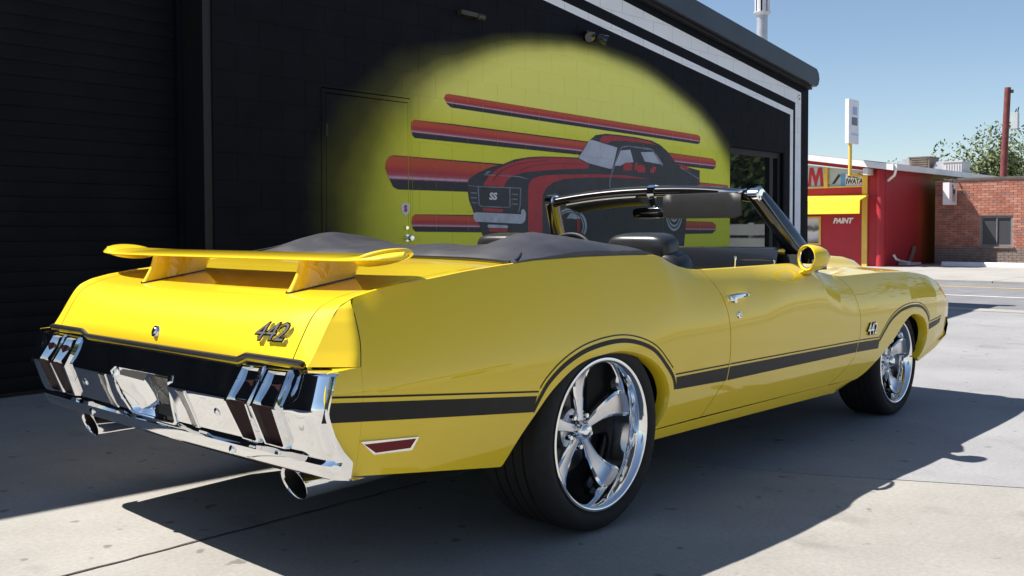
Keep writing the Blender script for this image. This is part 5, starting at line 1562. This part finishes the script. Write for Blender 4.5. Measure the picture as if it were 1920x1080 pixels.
for y in np.linspace(-.585, -.122, 14):
    rows.append([(1.575 + dx, y, z) for dx, z in ((0, 1.250), (.012, 1.243), (.018, 1.20), (.010, 1.128), (0, 1.122), (-.014, 1.126), (-.018, 1.20), (-.012, 1.246), (0, 1.250))])
Pv = np.array(rows); Pv[-1] = Pv[-2] * .25 + Pv[-1] * .75
M_visor = noisy('black_visor_vinyl', (.012, .0115, .0115), (.019, .018, .018), 14, .45, .2, 240, .001)
zmid = 1.186
for i in (0, -1):
    Pv[i][:, 2] = zmid + (Pv[i][:, 2] - zmid) * .86; Pv[i][:, 0] = 1.575 + (Pv[i][:, 0] - 1.575) * .5
g.grid(Pv); g.add(Pv[0][:-1], [tuple(range(8))]); g.add(Pv[-1][:-1], [tuple(range(8))])
vr = obj('sun_visor', g, M_visor, ws, angle=60)
obj('visor_rod', G().tube([(1.572, -.46, 1.252), (1.575, -.57, 1.250), (1.60, -.60, 1.262)], .007, 8), M_chrome, vr)
g = G(); rows = []
for y in np.linspace(.05, .53, 12):
    rows.append([(1.60 + dx, y, z - .05 * (y / .645) ** 2) for dx, z in ((-.028, 1.238), (-.02, 1.246), (.10, 1.214), (.11, 1.206), (.10, 1.198), (-.02, 1.226), (-.028, 1.238))])
g.grid(np.array(rows)); g.add(rows[0][:-1], [tuple(range(6))]); g.add(rows[-1][:-1], [tuple(range(6))])
obj('sun_visor', g, M_visor, ws, angle=50)
g = G(); rbox(g, (1.66, .02, 1.155), (.014, .105, .030), .5, .1); mi = obj('interior_mirror', g, M_gloss, ws)
obj('mirror_stalk', G().tube([(1.665, .0, 1.18), (1.69, .0, 1.26)], .009, 8), M_chrome, mi)
g = G(); rows = [[(2.065 - .19 * (y / .80) ** 2 - .10 * t, y, .918 - .035 * (y / .80) ** 2 + .004 * t) for t in (0, 1)] for y in np.linspace(-.79, .79, 30)]

# ------------------------------------------------------------------ cowl, bonnet, front end
g = G(); rows = []
for y in np.linspace(-.80, .80, 41):
    a = abs(y)
    x0 = 2.075 - .19 * (a / .80) ** 2; x1 = 2.135 - .05 * (a / .8) ** 2
    z0 = .905 - .03 * (a / .8) ** 2; z1 = .885 - .045 * (a / .8) ** 3
    rows.append([(x0 - .05, y, z0 + .002), (x0, y, z0), ((x0 + x1) / 2, y, (z0 + z1) / 2 - .004), (x1, y, z1)])
obj('cowl', g.grid(np.array(rows)), M_paint, car)
def hood_z(x, y):
    a = abs(y)
    z = float(np.interp(x, [2.1, 2.6, 3.0, 3.3, 3.5, 3.6, 3.66], [.884, .876, .852, .806, .765, .728, .68])) - .022 * (a / .742) ** 3
    ed = zc(min(x, 3.632)) + .0154 * max(0., min(1., (3.64 - x) / .5))
    z = z + (ed - z) * (a / .742) ** 6
    k = lambda v, lo, hi, w: max(0., min(1., (v - lo) / w)) * max(0., min(1., (hi - v) / w))
    z += .052 * k(a, .20, .56, .07) * k(x, 2.2, 3.30, .18)
    return z
g = G(); rows = [[(x, y, hood_z(x, y)) for y in np.linspace(-.740, .740, 75)] for x in np.linspace(2.09, 3.634, 70)]
P = np.array(rows)
for i in range(P.shape[1]): 
    d = 2.14 - .05 * (abs(P[0, i, 1]) / .8) ** 2
    P[0, i, 0] = d + .003
    P[1:6, i, 0] = np.linspace(d + .003, P[6, i, 0], 7)[1:6]
g.grid(P); edge_down(g, P, .02)
hd = obj('hood', g, M_paint, car, angle=60)
g = G(); A = P[-1]; Bq = np.stack([np.full(len(A), 3.650), A[:, 1] * 1.14, np.full(len(A), .605)], 1); g.grid([A, Bq]); obj('nose_panel', g, M_paint, car)
g = G(); g.box(3.45, 3.60, -.83, .83, .42, .60)
fs = obj('front_grille', g, M_black, car, smooth=False)
for s in (-1, 1):
    for y in (.50, .70):
        g = G(); g.lathe([(.0, .03), (.05, .025), (.072, .008), (.082, .0), (.085, -.02)], (3.628, s * y, .595), (1, 0, 0), 28); h = obj('headlight', g, M_clearlens, car)
for k in range(9):
    obj('grille_bar', G().box(3.621, 3.632, -.40, .40, .52 + k * .018, .527 + k * .018), M_polish, fs, smooth=False)
g = G(); rows = []
for y in np.linspace(-.905, .905, 81):
    a = abs(y); d = -.085 * (a / .9) ** 2.2 - .06 * max(0., (a - .84) / .065) ** 2
    rows.append([(3.60 + d, y, .530), (3.72 + d, y, .515), (3.738 + d, y, .47), (3.70 + d, y, .405), (3.60 + d, y, .380)])
g.grid(np.array(rows)); obj('front_bumper', g, M_chrome, car)
for s in (-1, 1):                               # lower valance ahead of the front wheel
    g = G(); g.prism([(3.09, .312), (3.44, .418), (3.55, .44), (3.58, .40), (3.40, .34), (3.12, .285)], 1, s * .84, s * .895)
    obj('front_valance', g, M_paint, car, smooth=False)
# ------------------------------------------------------------------ door mirrors
for s in (-1, 1):
    c = Vector((1.560, s * .935, .931)); AX = (.92, s * .39, 0)
    g = G(); g.lathe([(.048, .004), (.053, .001), (.058, -.005), (.061, -.003), (.0625, .006), (.0615, .028), (.056, .065), (.044, .097), (.027, .118), (.009, .126), (0, .127)], c, AX, 36)
    mo = obj('door_mirror', g, M_paint, car)
    g = G(); g.lathe([(0, .006), (.028, .0055), (.0475, .005)], c, AX, 30); obj('mirror_glass', g, mat('mirror_glass', (.45, .47, .50), .02, 1.0), mo)
    g = G(); g.lathe([(.047, .0045), (.049, .0), (.0515, .001), (.0525, .006)], c, AX, 30); obj('mirror_rim', g, M_chrome, mo)
    g = G(); rows = []
    for t in np.linspace(0, 1, 8):
        p = Vector((1.60 + .03 * t, s * (.955 - .075 * t), .884 - .030 * t)); w = .030 + .018 * t ** 2
        rows.append([tuple(p + Vector((w * 1.4 * math.cos(q), w * .8 * math.sin(q), 0))) for q in np.linspace(0, 2 * math.pi, 17)])
    obj('mirror_foot', g.grid(np.array(rows)), M_paint, mo)

# ------------------------------------------------------------------ wheels (local: outer face towards -y, hub at origin)
def make_wheel(Rt, width, Rl, inset, x, y, z):
    root = bpy.data.objects.new('wheel', None); _link(root, car, (x, y, z))
    o = Vector((x, y, z))
    def part(nm, g, m, par=root, **kw):
        me = mesh_data(nm, g, m, (0, 0, 0), **kw); ob = bpy.data.objects.new(nm, me); COL.objects.link(ob); ob.parent = par; W0[ob.name] = o; return ob
    e = Rt - Rl
    tread = []
    y0, y1 = .030, width - .020
    n = 5
    for k in range(n):
        a = y0 + (y1 - y0) * k / n; b = y0 + (y1 - y0) * (k + 1) / n
        tread += [(Rt, a + .004), (Rt, b - .004)]
        if k < n - 1: tread += [(Rt - .007, b - .003), (Rt - .007, b + .003)]
    prof = [(Rl - .012, .012), (Rl + .001, .004), (Rl + .006, -.001), (Rl + e * .25, -.008), (Rl + e * .5, -.010), (Rl + e * .72, -.004), (Rl + e * .9, .010), (Rt - .002, .022)] + tread + [(Rt - .004, width - .012), (Rl + e * .7, width + .004), (Rl + e * .2, width), (Rl - .012, width - .01)]
    g = G().lathe(prof, (0, 0, 0), (0, 1, 0), 96)
    part('tyre', g, M_rubber, angle=30)
    b = Rl - .024
    g = G().lathe([(Rl - .002, .010), (Rl + .0005, .002), (Rl - .001, -.004), (Rl - .008, -.006), (Rl - .014, -.002), (Rl - .018, .006), (b, .016), (b - .006, .06), (b - .010, .10), (b - .022, .135), (b - .026, width - .06), (b - .012, width - .01)], (0, 0, 0), (0, 1, 0), 96)
    rim = part('rim', g, M_chrome, angle=50)
    # spokes
    hub_y = inset
    R1 = b - .010
    prof_r = [.036, .075, .11, .145, .18, R1 - .032, R1 - .014, R1 - .005, R1 - .001, R1 + .003] if R1 > .22 else [.036, .070, .095, .125, .155, R1 - .030, R1 - .014, R1 - .006, R1 - .002, R1 + .001]
    d_y = [.004, .009, .011, .011, .008, .001, -.008, -.020, -.032, -.042] if inset > .05 else [.008, .012, .016, .018, .016, .008, .0, -.010, -.020, -.030]
    w = [.015, .019, .024, .029, .035, .043, .049, .053, .055, .048]
    ga, gb = None, None
    for k in range(5):
        q = math.radians(90 + 72 * k)
        er = Vector((math.cos(q), 0, math.sin(q))); et = Vector((-math.sin(q), 0, math.cos(q)))
        top, edgeL, edgeR, lowL, lowR = [], [], [], [], []
        gt, ge = G(), G()
        T, S1, S2 = [], [], []
        for r, dy, ww in zip(prof_r, d_y, w):
            c = er * r + Vector((0, hub_y + dy, 0))
            T.append([tuple(c + et * ww * t + Vector((0, .002 * abs(t), 0))) for t in (-.74, -.4, 0, .4, .74)])
            for t, S_ in ((-1, S1), (1, S2)):
                S_.append([tuple(c + et * ww * t * .74 + Vector((0, .0015, 0))), tuple(c + et * ww * t * .80 + Vector((0, -.0025, 0))), tuple(c + et * ww * t + Vector((0, .004, 0))), tuple(c + et * ww * t * 1.02 + Vector((0, .022, 0))), tuple(c + et * ww * t * .6 + Vector((0, .030, 0)))])
        gt.grid(np.array(T)); ge.grid(np.array(S1)); ge.grid(np.array(S2))
        sp_ = part('spoke', gt, M_polish, rim); part_e = mesh_data('spoke_edge', ge, M_chrome, (0, 0, 0), angle=35)
        # edge shares the spoke object as a second material to stay within three levels
        bm = bmesh.new(); bm.from_mesh(sp_.data); 
        n0 = len(bm.faces); bm.from_mesh(part_e); bm.faces.ensure_lookup_table()
        for fce in bm.faces[n0:]: fce.material_index = 1
        bm.to_mesh(sp_.data); bm.free(); sp_.data.materials.append(M_chrome); bpy.data.meshes.remove(part_e)
        sp_.data.polygons.foreach_set('use_smooth', [True] * len(sp_.data.polygons)); sp_.data.set_sharp_from_angle(angle=math.radians(35))
        sp_.parent = root
    g = G().lathe([(0, hub_y + .026), (.074, hub_y + .026), (.080, hub_y + .032), (.078, hub_y + .06), (.0, hub_y + .065)], (0, 0, 0), (0, 1, 0), 40); part('hub', g, M_polish)
    g = G().lathe([(0, hub_y - .034), (.014, hub_y - .033), (.024, hub_y - .029), (.030, hub_y - .022), (.034, hub_y - .010), (.036, hub_y + .012)], (0, 0, 0), (0, 1, 0), 36); part('centre_cap', g, M_chrome)
    for k in range(5):
        q = math.radians(90 + 36 + 72 * k); c = (math.cos(q) * .060, hub_y, math.sin(q) * .060)
        g = G().lathe([(0, .0), (.008, .0), (.0105, .006), (.011, .028)], c, (0, 1, 0), 8); part('lug_nut', g, M_chrome, angle=20)
    g = G().lathe([(.05, hub_y + .075), (.165, hub_y + .075), (.168, hub_y + .08), (.168, hub_y + .098), (.06, hub_y + .10)], (0, 0, 0), (0, 1, 0), 48); part('brake_disc', g, M_iron)
    g = G(); g.prism([(-.10, .07), (-.155, .03), (-.155, -.05), (-.10, -.08), (-.075, -.05), (-.075, .04)], 1, hub_y + .055, hub_y + .12); part('brake_caliper', g, mat('dark_caliper', (.02, .02, .02), .5), smooth=False)
    g = G().lathe([(0, hub_y + .125), (b - .02, hub_y + .125), (b - .02, hub_y + .13), (0, hub_y + .132)], (0, 0, 0), (0, 1, 0), 40); part('backing_plate', g, M_dark)
    return root
def copy_wheel(src, x, y, z, rot):
    r = src.copy(); COL.objects.link(r); r.parent = car; r.location = Vector((x, y, z)) - W0[car.name]; r.rotation_euler = (0, 0, rot)
    for ch in list(src.children):
        c = ch.copy(); COL.objects.link(c); c.parent = r
        for gch in ch.children:
            d = gch.copy(); COL.objects.link(d); d.parent = c
    return r
wr = make_wheel(.3445, .275, .271, .095, 0, -.921, .3445)
copy_wheel(wr, 0, .921, .3445, math.pi)
wf_ = make_wheel(.3075, .235, .2405, .045, 2.845, -.869, .3075)
copy_wheel(wf_, 2.845, .869, .3075, math.pi)
